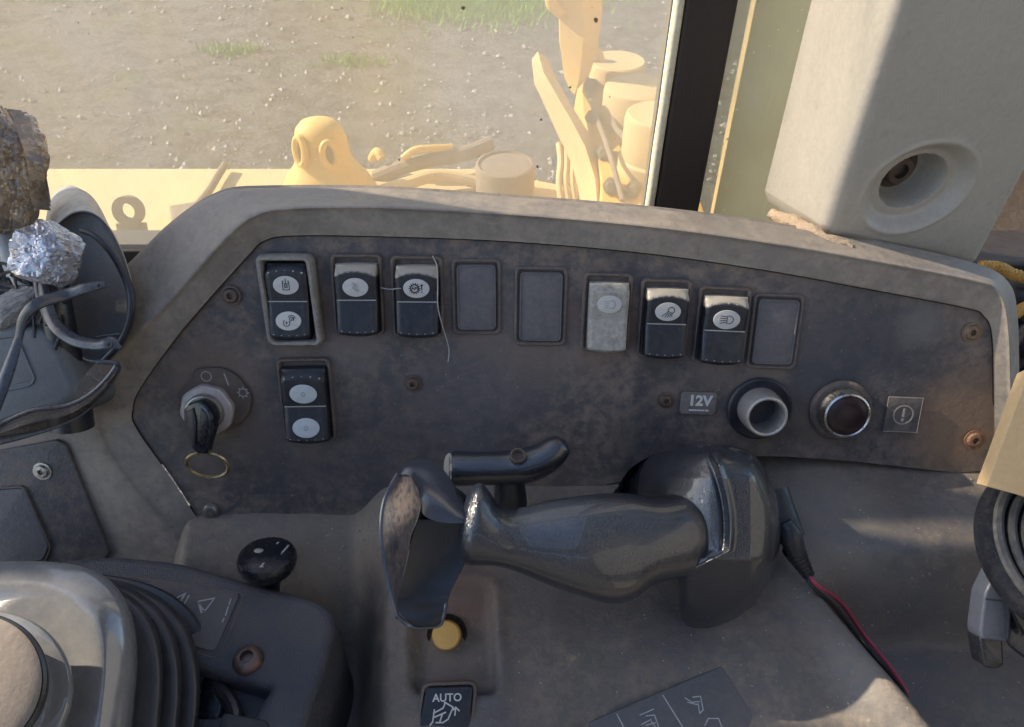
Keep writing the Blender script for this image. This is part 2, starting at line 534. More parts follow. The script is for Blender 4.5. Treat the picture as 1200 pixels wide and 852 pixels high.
M_boot = surf('joystick_rubber', (.028, .032, .040), (.075, .073, .075), .7, .32, .5, 20, .15, 700, spec=.6)
M_dome = surf('silver_grey_boot_cap', (.17, .175, .185), (.27, .26, .24), .7, .14, .26, 20, .06, 700, spec=1.0, coat=.6, wav=.1)
M_knob = surf('beige_joystick_knob', (.22, .18, .145), (.16, .13, .105), .8, .5, .7, 60, .12, 500)
M_yellowbtn = surf('orange_button_plastic', (.72, .42, .12), (.55, .33, .12), .7, .45, .6, 120, .2, 700)
M_cream = surf('cream_cover_plastic', (.41, .38, .325), (.34, .315, .27), .7, .42, .65, 9, .22, 500,
               blots=[((.22, .20, .18), 40, .60, .70, .45)], speck=.05, scratch=.12)
M_foam = surf('torn_beige_foam', (.60, .44, .30), (.34, .24, .16), .9, .9, 1, 160, .9, 300)
M_pillar = surf('stained_cream_pillar_paint', (.60, .53, .33), (.46, .42, .22), .9, .45, .7, 7, .2, 400,
                blots=[((.42, .46, .40), 13, .45, .7, .7), ((.40, .36, .10), 10, .56, .74, .7)])
M_cabin = surf('cab_lining', (.24, .245, .255), (.20, .20, .205), .7, .8, .95, 3, .2, 200)
M_post = surf('dark_window_post', (.022, .017, .016), (.04, .03, .026), .6, .5, .7, 20, .2, 500)
M_seal = surf('cream_window_seal', (.66, .62, .48), (.45, .40, .28), .8, .5, .8, 40, .4, 300)
M_yellow = surf('machine_yellow_paint', (.66, .41, .10), (.56, .40, .17), .9, .5, .75, 4, .2, 120,
                blots=[((.45, .32, .16), 7, .58, .75, .6)])
M_yellow2 = surf('dusty_yellow_paint', (.60, .43, .20), (.48, .37, .22), .9, .6, .85, 5, .2, 120,
                 blots=[((.32, .25, .17), 9, .55, .75, .7)])
M_mblk = surf('dusty_black_hose', (.16, .13, .10), (.30, .24, .17), .8, .7, .9, 8, .2, 200)
M_tan = surf('tan_cushion_vinyl', (.62, .42, .22), (.52, .34, .18), .6, .55, .75, 16, .3, 500)
M_ridge = surf('ridged_grey_plastic', (.022, .025, .030), (.06, .06, .062), .8, .35, .6, 40, .2, 600)
M_clip = surf('blue_grey_buckle', (.055, .066, .092), (.04, .046, .06), .7, .4, .6, 60, .2, 600)
M_rope = surf('orange_rope_fibre', (.62, .34, .08), (.35, .19, .06), .9, .7, .9, 90, .5, 500)
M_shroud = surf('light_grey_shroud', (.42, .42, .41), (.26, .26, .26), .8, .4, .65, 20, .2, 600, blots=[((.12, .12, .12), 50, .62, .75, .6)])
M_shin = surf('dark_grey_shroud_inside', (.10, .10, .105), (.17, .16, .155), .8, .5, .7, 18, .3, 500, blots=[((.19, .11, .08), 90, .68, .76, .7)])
M_pod = surf('pod_grey_plastic', (.115, .13, .14), (.17, .16, .155), .8, .45, .65, 16, .25, 600)
M_cable = surf('black_cable_rubber', (.012, .013, .018), (.035, .035, .04), .5, .3, .5, 40, .1, 700, spec=.65)
M_bluegrey = surf('blue_grey_spectacle_plastic', (.035, .041, .055), (.10, .10, .11), .6, .26, .45, 60, .1, 600, spec=.7)
M_red = surf('red_wire_insulation', (.42, .05, .10), (.30, .06, .09), .6, .4, .6, 60, .1, 600)
M_redlens = surf('dark_red_lens', (.016, .008, .012), (.03, .015, .02), .4, .28, .45, 60, .05, 600)
M_tape = surf('crumpled_brown_tape', (.40, .28, .165), (.12, .085, .06), .95, .10, .28, 42, .06, 200, lo=.46, hi=.54, coat=.8, spec=.8, wav=.5,
              blots=[((.02, .018, .016), 22, .56, .60, .9)])
M_foil = surf('crumpled_silver_wrap', (.34, .36, .41), (.13, .09, .065), .95, .09, .24, 60, .06, 200, lo=.46, hi=.53, metal=.2, coat=1.0, spec=1.0, wav=.5)
M_paper = surf('dirty_crumpled_paper', (.34, .32, .31), (.15, .14, .14), .9, .6, .9, 120, .6, 300)

def glass_mat(name, dust_amt, col, streaks=True):
    m, nt, b, co = new_mat(name)
    nt.nodes.remove(b)
    out = [n for n in nt.nodes if n.type == 'OUTPUT_MATERIAL'][0]
    tr = nt.nodes.new('ShaderNodeBsdfTransparent')
    dc_ = mixc(nt, ramp(nt, noise(nt, co, 2.5, 5, .6, .4), .35, .65), col, tuple(q * w for q, w in zip(col, (1.0, 1.10, 1.40))))
    di = nt.nodes.new('ShaderNodeBsdfDiffuse'); nt.links.new(dc_, di.inputs[0])
    tl = nt.nodes.new('ShaderNodeBsdfTranslucent'); nt.links.new(dc_, tl.inputs[0])
    ms = nt.nodes.new('ShaderNodeMixShader'); ms.inputs[0].default_value = .55
    nt.links.new(di.outputs[0], ms.inputs[1]); nt.links.new(tl.outputs[0], ms.inputs[2])
    n1 = ramp(nt, noise(nt, co, 3, 9, .62, .3), .25, .78, dust_amt * .78, dust_amt * 1.3)
    mp = nt.nodes.new('ShaderNodeMapping'); mp.inputs['Scale'].default_value = (60, 1, 4)
    nt.links.new(co, mp.inputs[0])
    n2 = ramp(nt, noise(nt, mp.outputs[0], 1.2, 5, .7), .45, .85, 0, dust_amt * .14)
    n3 = ramp(nt, noise(nt, co, 230, 2, .5), .70, .78, 0, .35)
    f = math_(nt, 'ADD', math_(nt, 'ADD', n1, n2), n3, True)
    mm = nt.nodes.new('ShaderNodeMixShader')
    nt.links.new(f, mm.inputs[0]); nt.links.new(tr.outputs[0], mm.inputs[1]); nt.links.new(ms.outputs[0], mm.inputs[2])
    nt.links.new(mm.outputs[0], out.inputs[0])
    return m
M_glass = glass_mat('dusty_glass', .54, (.62, .53, .36))

def lens_mat():
    m, nt, b, co = new_mat('scratched_clear_lens')
    out = [n for n in nt.nodes if n.type == 'OUTPUT_MATERIAL'][0]
    b.inputs['Base Color'].default_value = (.09, .075, .07, 1); b.inputs['Roughness'].default_value = .42
    b.inputs['Specular IOR Level'].default_value = .45
    tr = nt.nodes.new('ShaderNodeBsdfTransparent'); tr.inputs[0].default_value = (.8, .78, .76, 1)
    mm = nt.nodes.new('ShaderNodeMixShader')
    nt.links.new(ramp(nt, noise(nt, co, 60, 5, .6), .35, .7, .35, .75), mm.inputs[0])
    nt.links.new(tr.outputs[0], mm.inputs[1]); nt.links.new(b.outputs[0], mm.inputs[2])
    nt.links.new(mm.outputs[0], out.inputs[0])
    return m
M_lens = lens_mat()
M_sideglass = glass_mat('grimy_side_glass', .72, (.95, .82, .44))

# ================================================================ THE DASHBOARD
EDGE = [(262, 629), (240, 619), (200, 560), (160, 503), (155, 480), (166, 452), (215, 385), (290, 300), (310, 282), (345, 276),
        (450, 277), (600, 283), (760, 297), (900, 317), (1010, 337), (1130, 360), (1153, 370), (1163, 394), (1165, 470), (1166, 552)]
BOTTOM = [(1000, 542), (890, 536), (800, 550), (700, 571), (620, 583), (480, 598), (420, 604), (350, 613), (300, 622)]
dash = thing('dashboard', 'dusty grey dashboard with a dark switch panel below the dirty window', 'dashboard', Matrix.Translation(pw(650, 600) + V((0, .02, -.06))))

def clean_poly(pts, rr):
    return round_poly(pts, rr, 4)
poly = [pl(*p) for p in EDGE + BOTTOM]
edge_s = [V((a[0], a[1])) for a in cat(poly, 3, True)]
edge_s = ccw(edge_s)
pan = inset(edge_s, .0006)
bm = bmesh.new()
vs = [bm.verts.new((p.x, p.y, 0)) for p in pan]
bm.faces.new(vs)
xs = [p.x for p in pan]; ys = [p.y for p in pan]
for k in range(1, 60):
    x = min(xs) + (max(xs) - min(xs)) * k / 60
    bmesh.ops.bisect_plane(bm, geom=bm.verts[:] + bm.edges[:] + bm.faces[:], plane_co=(x, 0, 0), plane_no=(1, 0, 0))
for k in range(1, 26):
    y = min(ys) + (max(ys) - min(ys)) * k / 26
    bmesh.ops.bisect_plane(bm, geom=bm.verts[:] + bm.edges[:] + bm.faces[:], plane_co=(0, y, 0), plane_no=(0, 1, 0))
for v in bm.verts:               # the sheet is not quite flat
    v.co.z = .0005 * mnoise.noise(V((v.co.x * 14, v.co.y * 14, 3))) - .0005
ext = bmesh.ops.extrude_edge_only(bm, edges=[e for e in bm.edges if e.is_boundary])
for v in [g for g in ext['geom'] if isinstance(g, bmesh.types.BMVert)]:
    v.co.z = -.004
bm.verts.index_update()
mb = MB(); mb.add([v.co.copy() for v in bm.verts], [[v.index for v in f.verts] for f in bm.faces])
bm.free()

dash_panel = obj('switch_panel', MB().add([PANEL @ v for v in mb.v], mb.f), M_panel, dash, smooth=50)
# the panel's stains are laid out in panel coordinates: give this mesh its own panel frame
def reframe(o, Mw):
    """Re-express an object's mesh in frame Mw without moving it."""
    par = WM[o.parent] if o.parent else Matrix.Identity(4)
    loc = par.inverted() @ Mw
    o.data.transform((Mw.inverted() @ WM[o]))
    if o.parent: o.matrix_local = loc
    else: o.matrix_world = Mw
    WM[o] = Mw.copy()
reframe(dash_panel, PANEL)

# cowl: rings from the panel's edge outwards; same number of stations in each
RIM = [(252, 655), (228, 648), (180, 600), (132, 540), (112, 492), (118, 440), (190, 362), (262, 282), (300, 252), (345, 244),
       (450, 243), (600, 251), (760, 265), (900, 284), (1012, 303), (1135, 327), (1168, 340), (1180, 380), (1184, 470), (1188, 552)]
OUT = [(160, 760), (70, 740), (-40, 700), (-100, 600), (-100, 520), (40, 400), (138, 318), (196, 262), (252, 226), (310, 219),
       (450, 220), (600, 230), (760, 243), (900, 261), (1015, 281), (1145, 310), (1183, 330), (1194, 372), (1196, 470), (1200, 552)]
OO = [.003, .003, .003, .003, .003, -.002, -.016, -.018, -.018, -.018] + [-.018] * 7 + [-.016, -.014, -.014]
n_st = len(EDGE)
rings = []
def ringpts(pts, offs):
    return [list(pw(p[0], p[1], o)) for p, o in zip(pts, offs)]
r_in0 = ringpts(EDGE, [-.006] * n_st)
r_in1 = ringpts(EDGE, [.0008] * 6 + [.0022] * (n_st - 6))
A = [V(p) for p in r_in1]
RO = [.0035] * 5 + [.006, .009, .011] + [.011, .010, .008, .007, .006, .006, .006, .006, .006] + [.006, .006, .006]
Bm = [V(p) for p in ringpts(RIM, RO)]
C = [V(p) for p in ringpts(OUT, OO)]
def lerpr(a, b, t): return [x * (1 - t) + y * t for x, y in zip(a, b)]
rows = [[V(p) for p in r_in0], A, lerpr(A, Bm, .08), lerpr(A, Bm, .5), lerpr(A, Bm, .85)]
mid_ = [b + PN * .0012 for b in Bm]
rows += [lerpr(mid_, C, .02), lerpr(Bm, C, .25), lerpr(Bm, C, .6), lerpr(Bm, C, .92)]
D = [c + V((0, .010, -.012)) for c in C]
E = [c + V((0, .022, -.10)) for c in C]
rows += [lerpr(C, D, .25), D, E]
rows = [[V(q) for q in cat([list(p) for p in r], 6)] for r in rows]
# smooth across the rings
cols = list(zip(*rows))
dense = []
for c in cols:
    body = cat([list(p) for p in c[1:]], 4)
    dense.append([list(c[0])] + [list(b) for b in body])
rows = [[V(dense[j][i]) for j in range(len(dense))] for i in range(len(dense[0]))]
for i, r in enumerate(rows):
    for j, p in enumerate(r):
        if i > 3: p += PN * .0007 * mnoise.noise(p * 22)
mb = MB(); mb.loft(rows, closed=False)
cowl = obj('cowl', mb, M_cowl, dash, smooth=60)

def screw(px, py, r, mat, parent, h=.0022, M=None, name='screw', hexr=.42):
    M = M or panel_frame(px, py, .0004)
    mb = MB(M)
    mb.lathe([(r * 1.35, 0), (r * 1.35, .0006), (r * 1.05, .0007), (r, h * .5), (r * .86, h * .92), (r * .6, h), (r * hexr, h), (r * hexr * .95, h * .15), (r * .02, h * .1)], n=20, caps=(False, True))
    return obj(name, mb, mat, parent)
for px, py, r, m_ in ((271, 346, .0044, M_dark_steel), (484, 449, .0038, M_dark_steel), (780, 469, .0036, M_dark_steel),
                      (247, 598, .0040, M_steel), (1138, 389, .0044, surf('tarnished_brass_screw', (.26, .20, .15), (.14, .09, .06), .8, .4, .6, 200, .4, 700, metal=.6)), (1141, 515, .0046, M_rusty)):
    screw(px, py, r, m_, dash)

def bezel_mb(mb, w, h, r, t=.0042, z=.0022, M=None):
    o = rrect(w, h, r, 6)
    seq = [(0, -.003), (0, z * .6), (.0006, z), (t * .55, z), (t, z * .3), (t, -.003)]
    mb.loft([[(p.x, p.y, zz) for p in inset(o, d)] for d, zz in seq], True, (False, False), M)

def blanking(x0, y0, x1, y1, rot):
    c, w, h = pbox(x0, y0, x1, y1)
    M = PANEL @ Matrix.Translation((c.x, c.y, .0003)) @ Matrix.Rotation(rot, 4, 'Z')
    mb = MB(M); mb.prism(rrect(w - .0058, h - .0062, .0028, 6), -.002, .0016, .0006)
    # raised fine rim
    q = rrect(w - .0058, h - .0062, .0028, 6)
    mb.loft([[(p.x, p.y, zz) for p in inset(q, d)] for d, zz in ((0, .001), (.0001, .0022), (.0008, .0022), (.0010, .0012))], True, (False, False))
    b = obj('blanking_plate', mb, M_blank, dash)
    mb = MB(M); mb.prism(rrect(w - .0040, h - .0044, .0026, 6), -.002, .0006)
    obj('dark_gap', mb, M_inkd, b)
    mb = MB(M); bezel_mb(mb, w, h, .0034, .0022, .0013)
    obj('frame', mb, M_bezel, b)
blanking(530, 304, 587, 392, 0)
blanking(603, 313, 664, 405, R(-.8))
blanking(878, 345, 937, 432, R(-2))

# printed plates
c, w, h = pbox(797, 459, 839, 485)
M = PANEL @ Matrix.Translation((c.x, c.y, .0004)) @ Matrix.Rotation(R(-2), 4, 'Z')
pv = obj('voltage_label', MB(M).prism(rrect(w, h, .0022, 5), 0, .0009, .0003), surf('voltage_label_face', (.17, .155, .15), (.10, .09, .09), .8, .5, .8, 60, .2, 600), dash)
mb = MB(M); mb.text('12V', .0088, .0009, off=(.0008, .0015), bold=.00034)
mb.strokes([[(-.005, -.0043), (-.001, -.0043)], [(0, -.0043), (.0035, -.0043)], [(.0047, -.0043), (.006, -.0043)]], .0009, .0009)
obj('lettering', mb, M_inkw, pv, smooth=0)
c, w, h = pbox(1037, 465, 1078, 506)
M = PANEL @ Matrix.Translation((c.x, c.y, .0004)) @ Matrix.Rotation(R(-2), 4, 'Z')
pv = obj('warning_label', MB(M).prism(rrect(w, h, .0008, 3), 0, .0007, .0002), M_plate, dash)
mb = MB(M)
mb.strokes([[(.0058 * math.cos(a * PI / 14), .0058 * math.sin(a * PI / 14)) for a in range(29)]], .0008, .0007)
mb.strokes([[(0, .0036), (0, -.0008)]], .0012, .0007)
mb.strokes([[(0, -.0028), (0, -.0036)]], .0012, .0007)
mb.strokes([[(-w / 2, -h / 2 + .0004), (w / 2, -h / 2 + .0004)], [(w / 2 - .0004, -h / 2), (w / 2 - .0004, h / 2)], [(-w / 2, h / 2 - .0004), (w / 2, h / 2 - .0004)]], .0003, .0007)
obj('exclamation_mark', mb, surf('warning_ink', (.42, .38, .35), (.25, .23, .22), .8, .6, .7, 200, .05, 700), pv, smooth=0)

# ---------------------------------------------------------------- rocker switches
def rocker_mesh(w, h, flip=False):
    ny, nx = 44, 16
    rows = []
    for i in range(ny + 1):
        t = -1 + 2 * i / ny
        row = []
        for j in range(nx + 1):
            u = -1 + 2 * j / nx
            if t >= 0:
                z = .0078 + .0022 * t
                e = max(0, (t - .70 - .10 * (1 - u * u)) / .22)
                z -= .0046 * min(1, e) ** 1.4
            else:
                z = .0078 + .0030 * (-t)
                e = max(0, (-t - .90) / .10)
                z -= .0035 * e ** 2
            ed = max(0, (abs(u) - .88) / .12)
            z -= .0011 * ed ** 2
            wid = w / 2 * (1 - .03 * max(0, -t))
            y = t * h / 2
            if t < 0: y -= .0016 * (1 - u * u) * (-t) ** 6
            if t > 0: y += .0003 * (1 - u * u) * t ** 6
            row.append((u * wid, y, z))
        rows.append(row)
    vs = [p for r in rows for p in r]
    fs = []
    n = nx + 1
    for i in range(ny):
        for j in range(nx):
            a = i * n + j
            fs.append((a, a + 1, a + n + 1, a + n))
    # skirt
    loop = [j for j in range(n)] + [i * n + nx for i in range(1, ny + 1)] + [ny * n + j for j in range(nx - 1, -1, -1)] + [i * n for i in range(ny - 1, 0, -1)]
    b = len(vs)
    vs += [(vs[k][0] * 1.02, vs[k][1] * 1.01, -.001) for k in loop]
    m = len(loop)
    for k in range(m):
        fs.append((loop[k], b + k, b + (k + 1) % m, loop[(k + 1) % m]))
    return vs, fs

def surf_z(t):
    return .0078 + (.0022 * t if t >= 0 else -.0030 * t)

def arc(cx, cy, r, a0, a1, n=14, ry=None):
    ry = r if ry is None else ry
    return [(cx + r * math.cos(R(a0 + (a1 - a0) * k / n)), cy + ry * math.sin(R(a0 + (a1 - a0) * k / n))) for k in range(n + 1)]

ICONS = {
    'tank': ([[(-.3, .42), (-.3, -.42), (.3, -.42), (.3, .42)], [(-.3, .22), (.3, .22)], [(0, .62), (0, .25)], [(-.12, .1), (.12, .1)], [(-.12, -.05), (.12, -.05)], [(-.12, -.2), (.12, -.2)], [(-.12, .1), (-.12, -.2)], [(.12, .1), (.12, -.2)], [(-.3, .42), (-.18, .42)], [(.3, .42), (.18, .42)]]),
    'unlock': ([arc(-.18, -.2, .3, 150, 390, 12), [(-.46, .0), (-.36, .06)], [(-.18, -.05), (-.18, -.3)], [(-.28, -.18), (-.1, -.18)], arc(.3, .2, .18, -40, 220, 10), arc(.3, .2, .34, 10, 150, 8), [(.2, .1), (.12, -.1)], [(.36, .25), (.3, .02)], [(.5, .3), (.5, .05)]]),
    'steps': ([[(-.3, .35), (-.14, .5), (-.08, .2), (-.14, -.1), (0, -.3)], [(.02, .35), (.02, -.2), (.2, -.42), (.34, -.2)], [(.2, -.4), (.2, .2), (.05, .35)], [(-.2, .1), (-.3, -.1)]]),
    'gear': ([arc(-.15, 0, .36, 0, 360, 26)] + [[(-.15 + .36 * math.cos(R(a)), .36 * math.sin(R(a))), (-.15 + .5 * math.cos(R(a)), .5 * math.sin(R(a)))] for a in range(0, 360, 26)] + [[(.5, .38), (.5, -.1)], [(.42, .28), (.5, .38), (.58, .28)], [(.5, -.3), (.5, -.36)]]),
    'beacon': ([[(-.5, .3), (-.1, .3)], [(-.4, .1), (-.1, .1)], [(-.5, -.1), (-.1, -.1)], [(-.4, -.3), (-.1, -.3)], arc(.22, 0, .34, -120, 120, 14, .4)]),
    'worklamp': ([arc(.28, .16, .30, -60, 200, 14), [(.02, .06), (.42, -.14)], [(-.04, -.02), (-.52, -.42)], [(.02, -.12), (-.24, -.5)], [(.14, -.14), (.0, -.5)], [(.26, -.18), (.2, -.48)], [(.38, -.18), (.38, -.44)], [(.02, .06), (-.04, -.02)]]),
    'headlamp': ([arc(.08, 0, .5, -80, 80, 14, .38), [(.08, .38), (.02, .3), (.02, -.3), (.08, -.38)], [(-.08, .3), (-.56, .36)], [(-.08, .12), (-.6, .14)], [(-.08, -.06), (-.6, -.1)], [(-.08, -.24), (-.56, -.34)]]),
    'faint': ([arc(0, 0, .16, 0, 360, 10), [(-.1, -.2), (.1, -.2)]]),
}

def rocker_switch(label, box, icons, rot=0.0, mat=None, guard=False, ink=None, discmat=None, bez=True, slim=0.0):
    """box: rocker's outline in the picture; icons: (name, t along the rocker)."""
    c, w, h = pbox(*box)
    M = PANEL @ Matrix.Translation((c.x, c.y, .0004)) @ Matrix.Rotation(rot, 4, 'Z')
    root = thing('rocker_switch', label, 'switch', M, 'rocker switches on the dashboard')
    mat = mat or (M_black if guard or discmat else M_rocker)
    k = 1 / 1.025                 # rocker face stands nearer the camera than the panel
    w, h = w * k, h * k
    rk = MB(); rk.add(*rocker_mesh(w, h))
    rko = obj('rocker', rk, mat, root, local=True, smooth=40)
    if bez:
        b = MB(); bezel_mb(b, w + .0062, h + .0078, .0036, .0024, .0022)
        b.v = [p + V((-.0004 if not slim else slim, .0016, 0)) for p in b.v]
        obj('bezel', b, M_bezel, root, local=True)
    d = MB(); d.box(0, 0, .0078, w * .955, .0006, .0007)
    obj('divider_line', d, M_inkf, rko, local=True, smooth=0)
    rb = MB()
    for q in range(5):
        x = (-.4 + .2 * q) * w
        rb.sphere((x, h * (.372 + .045 * (1 - (2 * x / w) ** 2)), .0088), .00075, 8, 5, sq=(1.1, .9, .7))
        rb.sphere((x * .96, -h * (.435 + .028 * (1 - (2 * x / w) ** 2)), .0100), .00075, 8, 5, sq=(1.2, .8, .7))
    gd = obj('grip_dots', rb, M_worn, rko, local=True); gd['kind'] = 'stuff'
    for nm, t, e in icons:
        tilt = math.atan(.0022 / (h / 2)) if t > 0 else -math.atan(.0030 / (h / 2))
        Mi = Matrix.Translation((0, t * h / 2, surf_z(t) + .0001)) @ Matrix.Rotation(tilt, 4, 'X')
        rx, ry = w * .315, w * .235
        dm = MB(Mi); dm.prism(superell(rx, ry, 2, 36), -.0004, .0004, .00015)
        obj('icon_disc', dm, discmat or M_white, rko, local=True)
        im = MB(Mi)
        im.strokes(ICONS[nm], .00042 if nm != 'gear' else .0006, .0004, k=ry * 1.12, ky=ry * 1.12)
        if nm == 'gear':
            im.text('API', .0026, .0004, off=(-.15 * ry * 1.1, 0), bold=.00005)
        obj('icon', im, ink or M_inkd, rko, local=True, smooth=0)
    if guard:                     # thick pale rubber surround
        g = MB()
        o = rrect(w + .0085, h + .0105, .0046, 8)
        o = [V((p.x + .0006 + .0022 * (p.y / (h / 2)) * -.6, p.y)) for p in o]
        seq = [(0, -.001), (-.0004, .004), (.0003, .0078), (.0012, .0088), (.0026, .0086), (.0033, .0070), (.0035, .003), (.0036, -.001)]
        g.loft([[(p.x, p.y, zz + .0006 * mnoise.noise(V((p.x * 300, p.y * 300, zz * 100)))) for p in inset(o, dd)] for dd, zz in seq], True, (False, False))
        obj('rubber_guard', g, M_rubbergrey, root, local=True, smooth=50)
    return root

rocker_switch('rocker switch in a raised pale rubber guard, tank and padlock icons on two white ovals', (318, 307, 366, 393), [('tank', .45, 0), ('unlock', -.52, 0)], R(0), guard=True, bez=False)
rocker_switch('black rocker switch with a faint stepped arrow icon, just right of the rubber guarded switch', (397, 308, 445, 389), [('steps', .38, 0)], R(0), ink=M_inkf)
rocker_switch('black rocker switch with a toothed gear icon and a thin wire hanging over it', (466, 310, 515, 391), [('gear', .40, 0)], R(-.5))
rocker_switch('rocker switch worn to bare light grey, its lamp icon nearly rubbed off', (688, 330, 734, 408), [('beacon', .42, 0)], R(-1.5), mat=M_worn, ink=M_inkf)
rocker_switch('black rocker switch with a work lamp icon shining down, beside the worn grey switch', (754, 337, 802, 415), [('worklamp', .38, 0)], R(-1.5))
rocker_switch('black rocker switch with a headlamp icon, last before the wide blank plate', (820, 346, 870, 422), [('headlamp', .36, 0)], R(-2.5))
rocker_switch('black rocker switch with two plain pale ovals, alone below the others beside the ignition key', (336, 429, 387, 513), [('faint', .36, 0), ('faint', -.58, 0)], R(1), discmat=M_whited, ink=M_inkf)

# hair-thin wire over the gear switch
mb = MB()
mb.tube([pw(446, 337, .0045), pw(456, 339, .004), pw(468, 338, .011), pw(470, 338, .006)], .00035, 6, 3)
mb.tube([pw(507, 300, .004), pw(512, 312, .011), pw(513, 335, .012), pw(513, 358, .012), pw(518, 380, .010), pw(526, 408, .006), pw(525, 424, .005)], .00034, 6, 3)
solo('bent_wire', mb, M_inkl, 'thin bent wire draped over the gear icon switch', 'wire')

# ---------------------------------------------------------------- ignition
M = panel_frame(246, 478, .0004, R(-4))
ig = thing('ignition_switch', 'round keyed ignition switch with a pale hexagon nut on a grimy plate', 'ignition', M)
kx = .00050
def ip(px, py):
    q = M.inverted() @ pw(px, py); return (q.x, q.y)
plate = [ip(*p) for p in ((230, 431), (262, 430), (280, 440), (296, 462), (294, 482), (280, 498), (225, 500), (210, 480), (209, 458), (224, 449))]
obj('face_plate', MB(M).prism(round_poly(ccw([V(p) for p in plate]), .003, 4), 0, .0014, .0005), M_dirt, ig)
hexo = superell(.0160, .0160, 2, 8)
mb = MB(M)
def ngon(r, n, a0=0): return [V((r * math.cos(2 * PI * k / n + a0), r * math.sin(2 * PI * k / n + a0))) for k in range(n)]
seq = [(.0165, .001, 8), (.0165, .0050, 8), (.0155, .0062, 8)]
mb.loft([[(p.x, p.y, z) for p in round_poly(ngon(r, 8, .2), .003, 3)] for r, z, _ in seq] + [[(p.x, p.y, z) for p in round_poly(ngon(r, 8, .2), .003, 3)] for r, z in ((.0118, .0066), (.0115, .0030))], True, (False, False))
obj('hex_nut', mb, M_alu, ig)
mb = MB(M); mb.lathe([(.0114, .001), (.0114, .0095), (.0108, .0105), (.0098, .0106), (.0094, .0098), (.0005, .0096)], n=40)
obj('lock_barrel', mb, M_steel, ig)
mb = MB(M)
a_, b_ = ip(243, 440), ip(286, 459)
mb.strokes([arc(a_[0], a_[1], .0030, 0, 360, 18)], .0005, .0014)
mb.strokes([arc(b_[0], b_[1], .0024, 0, 360, 18)] + [[(b_[0] + .0024 * math.cos(R(t)), b_[1] + .0024 * math.sin(R(t))), (b_[0] + .0035 * math.cos(R(t)), b_[1] + .0035 * math.sin(R(t)))] for t in range(0, 360, 45)], .0005, .0014)
mb.strokes([[ip(264, 437), ip(269, 450)]], .0007, .0014)
obj('position_marks', mb, M_inkf, ig, smooth=0)
# key: bow hangs down from the barrel
Mk = PANEL @ Matrix.Translation((*pl(246, 474), .0112))
ky = thing('ignition_key', 'black-headed ignition key turned in the lock', 'key', Mk)
q = lambda px, py, o: pw(px, py, o)
obj('blade', MB(Mk).box(0, 0, .002, .0022, .0085, .008), M_steel, ky)
def kp(pts, off): return ccw([V((Mk.inverted() @ pw(a[0], a[1], off)).xy) for a in pts])
bow = [(218, 480), (226, 472), (238, 468), (249, 474), (257, 486), (258, 500), (252, 517), (248, 530), (236, 531), (228, 526), (222, 508), (218, 494)]
Mt = Mk @ Matrix.Rotation(R(-14), 4, 'Y')
kb = obj('bow', MB(Mt).prism(round_poly(kp(bow, .016), .0012, 3), .0015, .0070, .0012, both=True), M_gloss, ky, smooth=30)
rib = [(224, 482), (232, 476), (236, 492), (234, 522), (229, 520), (225, 500)]
obj('raised_rib', MB(Mt).prism(round_poly(kp(rib, .016), .0008, 3), .0066, .0080, .0005), M_black, kb)
rib = [(242, 476), (249, 482), (252, 494), (246, 520), (240, 524), (240, 496)]
obj('raised_rib', MB(Mt).prism(round_poly(kp(rib, .016), .0008, 3), .0066, .0076, .0005), M_gloss, kb)
mb = MB()
cc = q(243, 545, .010)
ring_pts = []
for k in range(41):
    a = 2 * PI * k / 40 + PI / 2
    ring_pts.append(cc + PR * .0124 * math.cos(a) + PU * .0094 * math.sin(a) + PN * (.0035 * math.sin(a)))
mb.tube(ring_pts, .00115, 8, 1)
solo('key_ring', mb, surf('brass_ring_metal', (.62, .50, .30), (.36, .24, .14), .7, .25, .5, 200, .1, 700, metal=.9), 'small brassy split ring hanging from the ignition key', 'key ring')

# ---------------------------------------------------------------- 12 V socket and push button
M = panel_frame(889, 478, .0003)
so = thing('power_socket', 'open steel-lipped 12 volt socket between the 12V label and the dark red button', 'socket', M)
mb = MB(M); mb.lathe([(.0192, 0), (.0192, .0016), (.0180, .0026), (.0165, .0018), (.0150, .0008), (.0128, .0006)], n=44, caps=(False, False))
obj('flange', mb, M_black, so)
mb = MB(M); mb.lathe([(.0132, .0), (.0130, .009), (.0124, .0145), (.0121, .0158), (.0112, .0163), (.0103, .0158), (.0100, .0145), (.0098, -.012), (.0005, -.013)], n=44, caps=(False, True))
obj('barrel', mb, surf('bright_socket_metal', (.52, .50, .47), (.30, .27, .24), .6, .34, .5, 90, .1, 700, metal=.55), so)
M = panel_frame(984, 480, .0003)
bt = thing('push_button', 'dark red push button in a chrome ring, left of the exclamation mark', 'button', M)
mb = MB(M); mb.lathe([(.0186, 0), (.0186, .0014), (.0172, .0030), (.0150, .0030)], n=44, caps=(False, False))
obj('collar', mb, M_bezel, bt)
mb = MB(M); mb.lathe([(.0150, .0), (.0148, .0060), (.0143, .0068), (.0141, .0092), (.0136, .0110), (.0126, .0116), (.0120, .0110), (.0118, .0098)], n=44, caps=(False, False))
obj('chrome_ring', mb, M_chrome, bt)
mb = MB(M); mb.lathe([(.0121, .006), (.0121, .0108), (.0104, .0119), (.0060, .0127), (.0004, .0129)], n=44, caps=(False, True))
obj('lens', mb, M_redlens, bt)

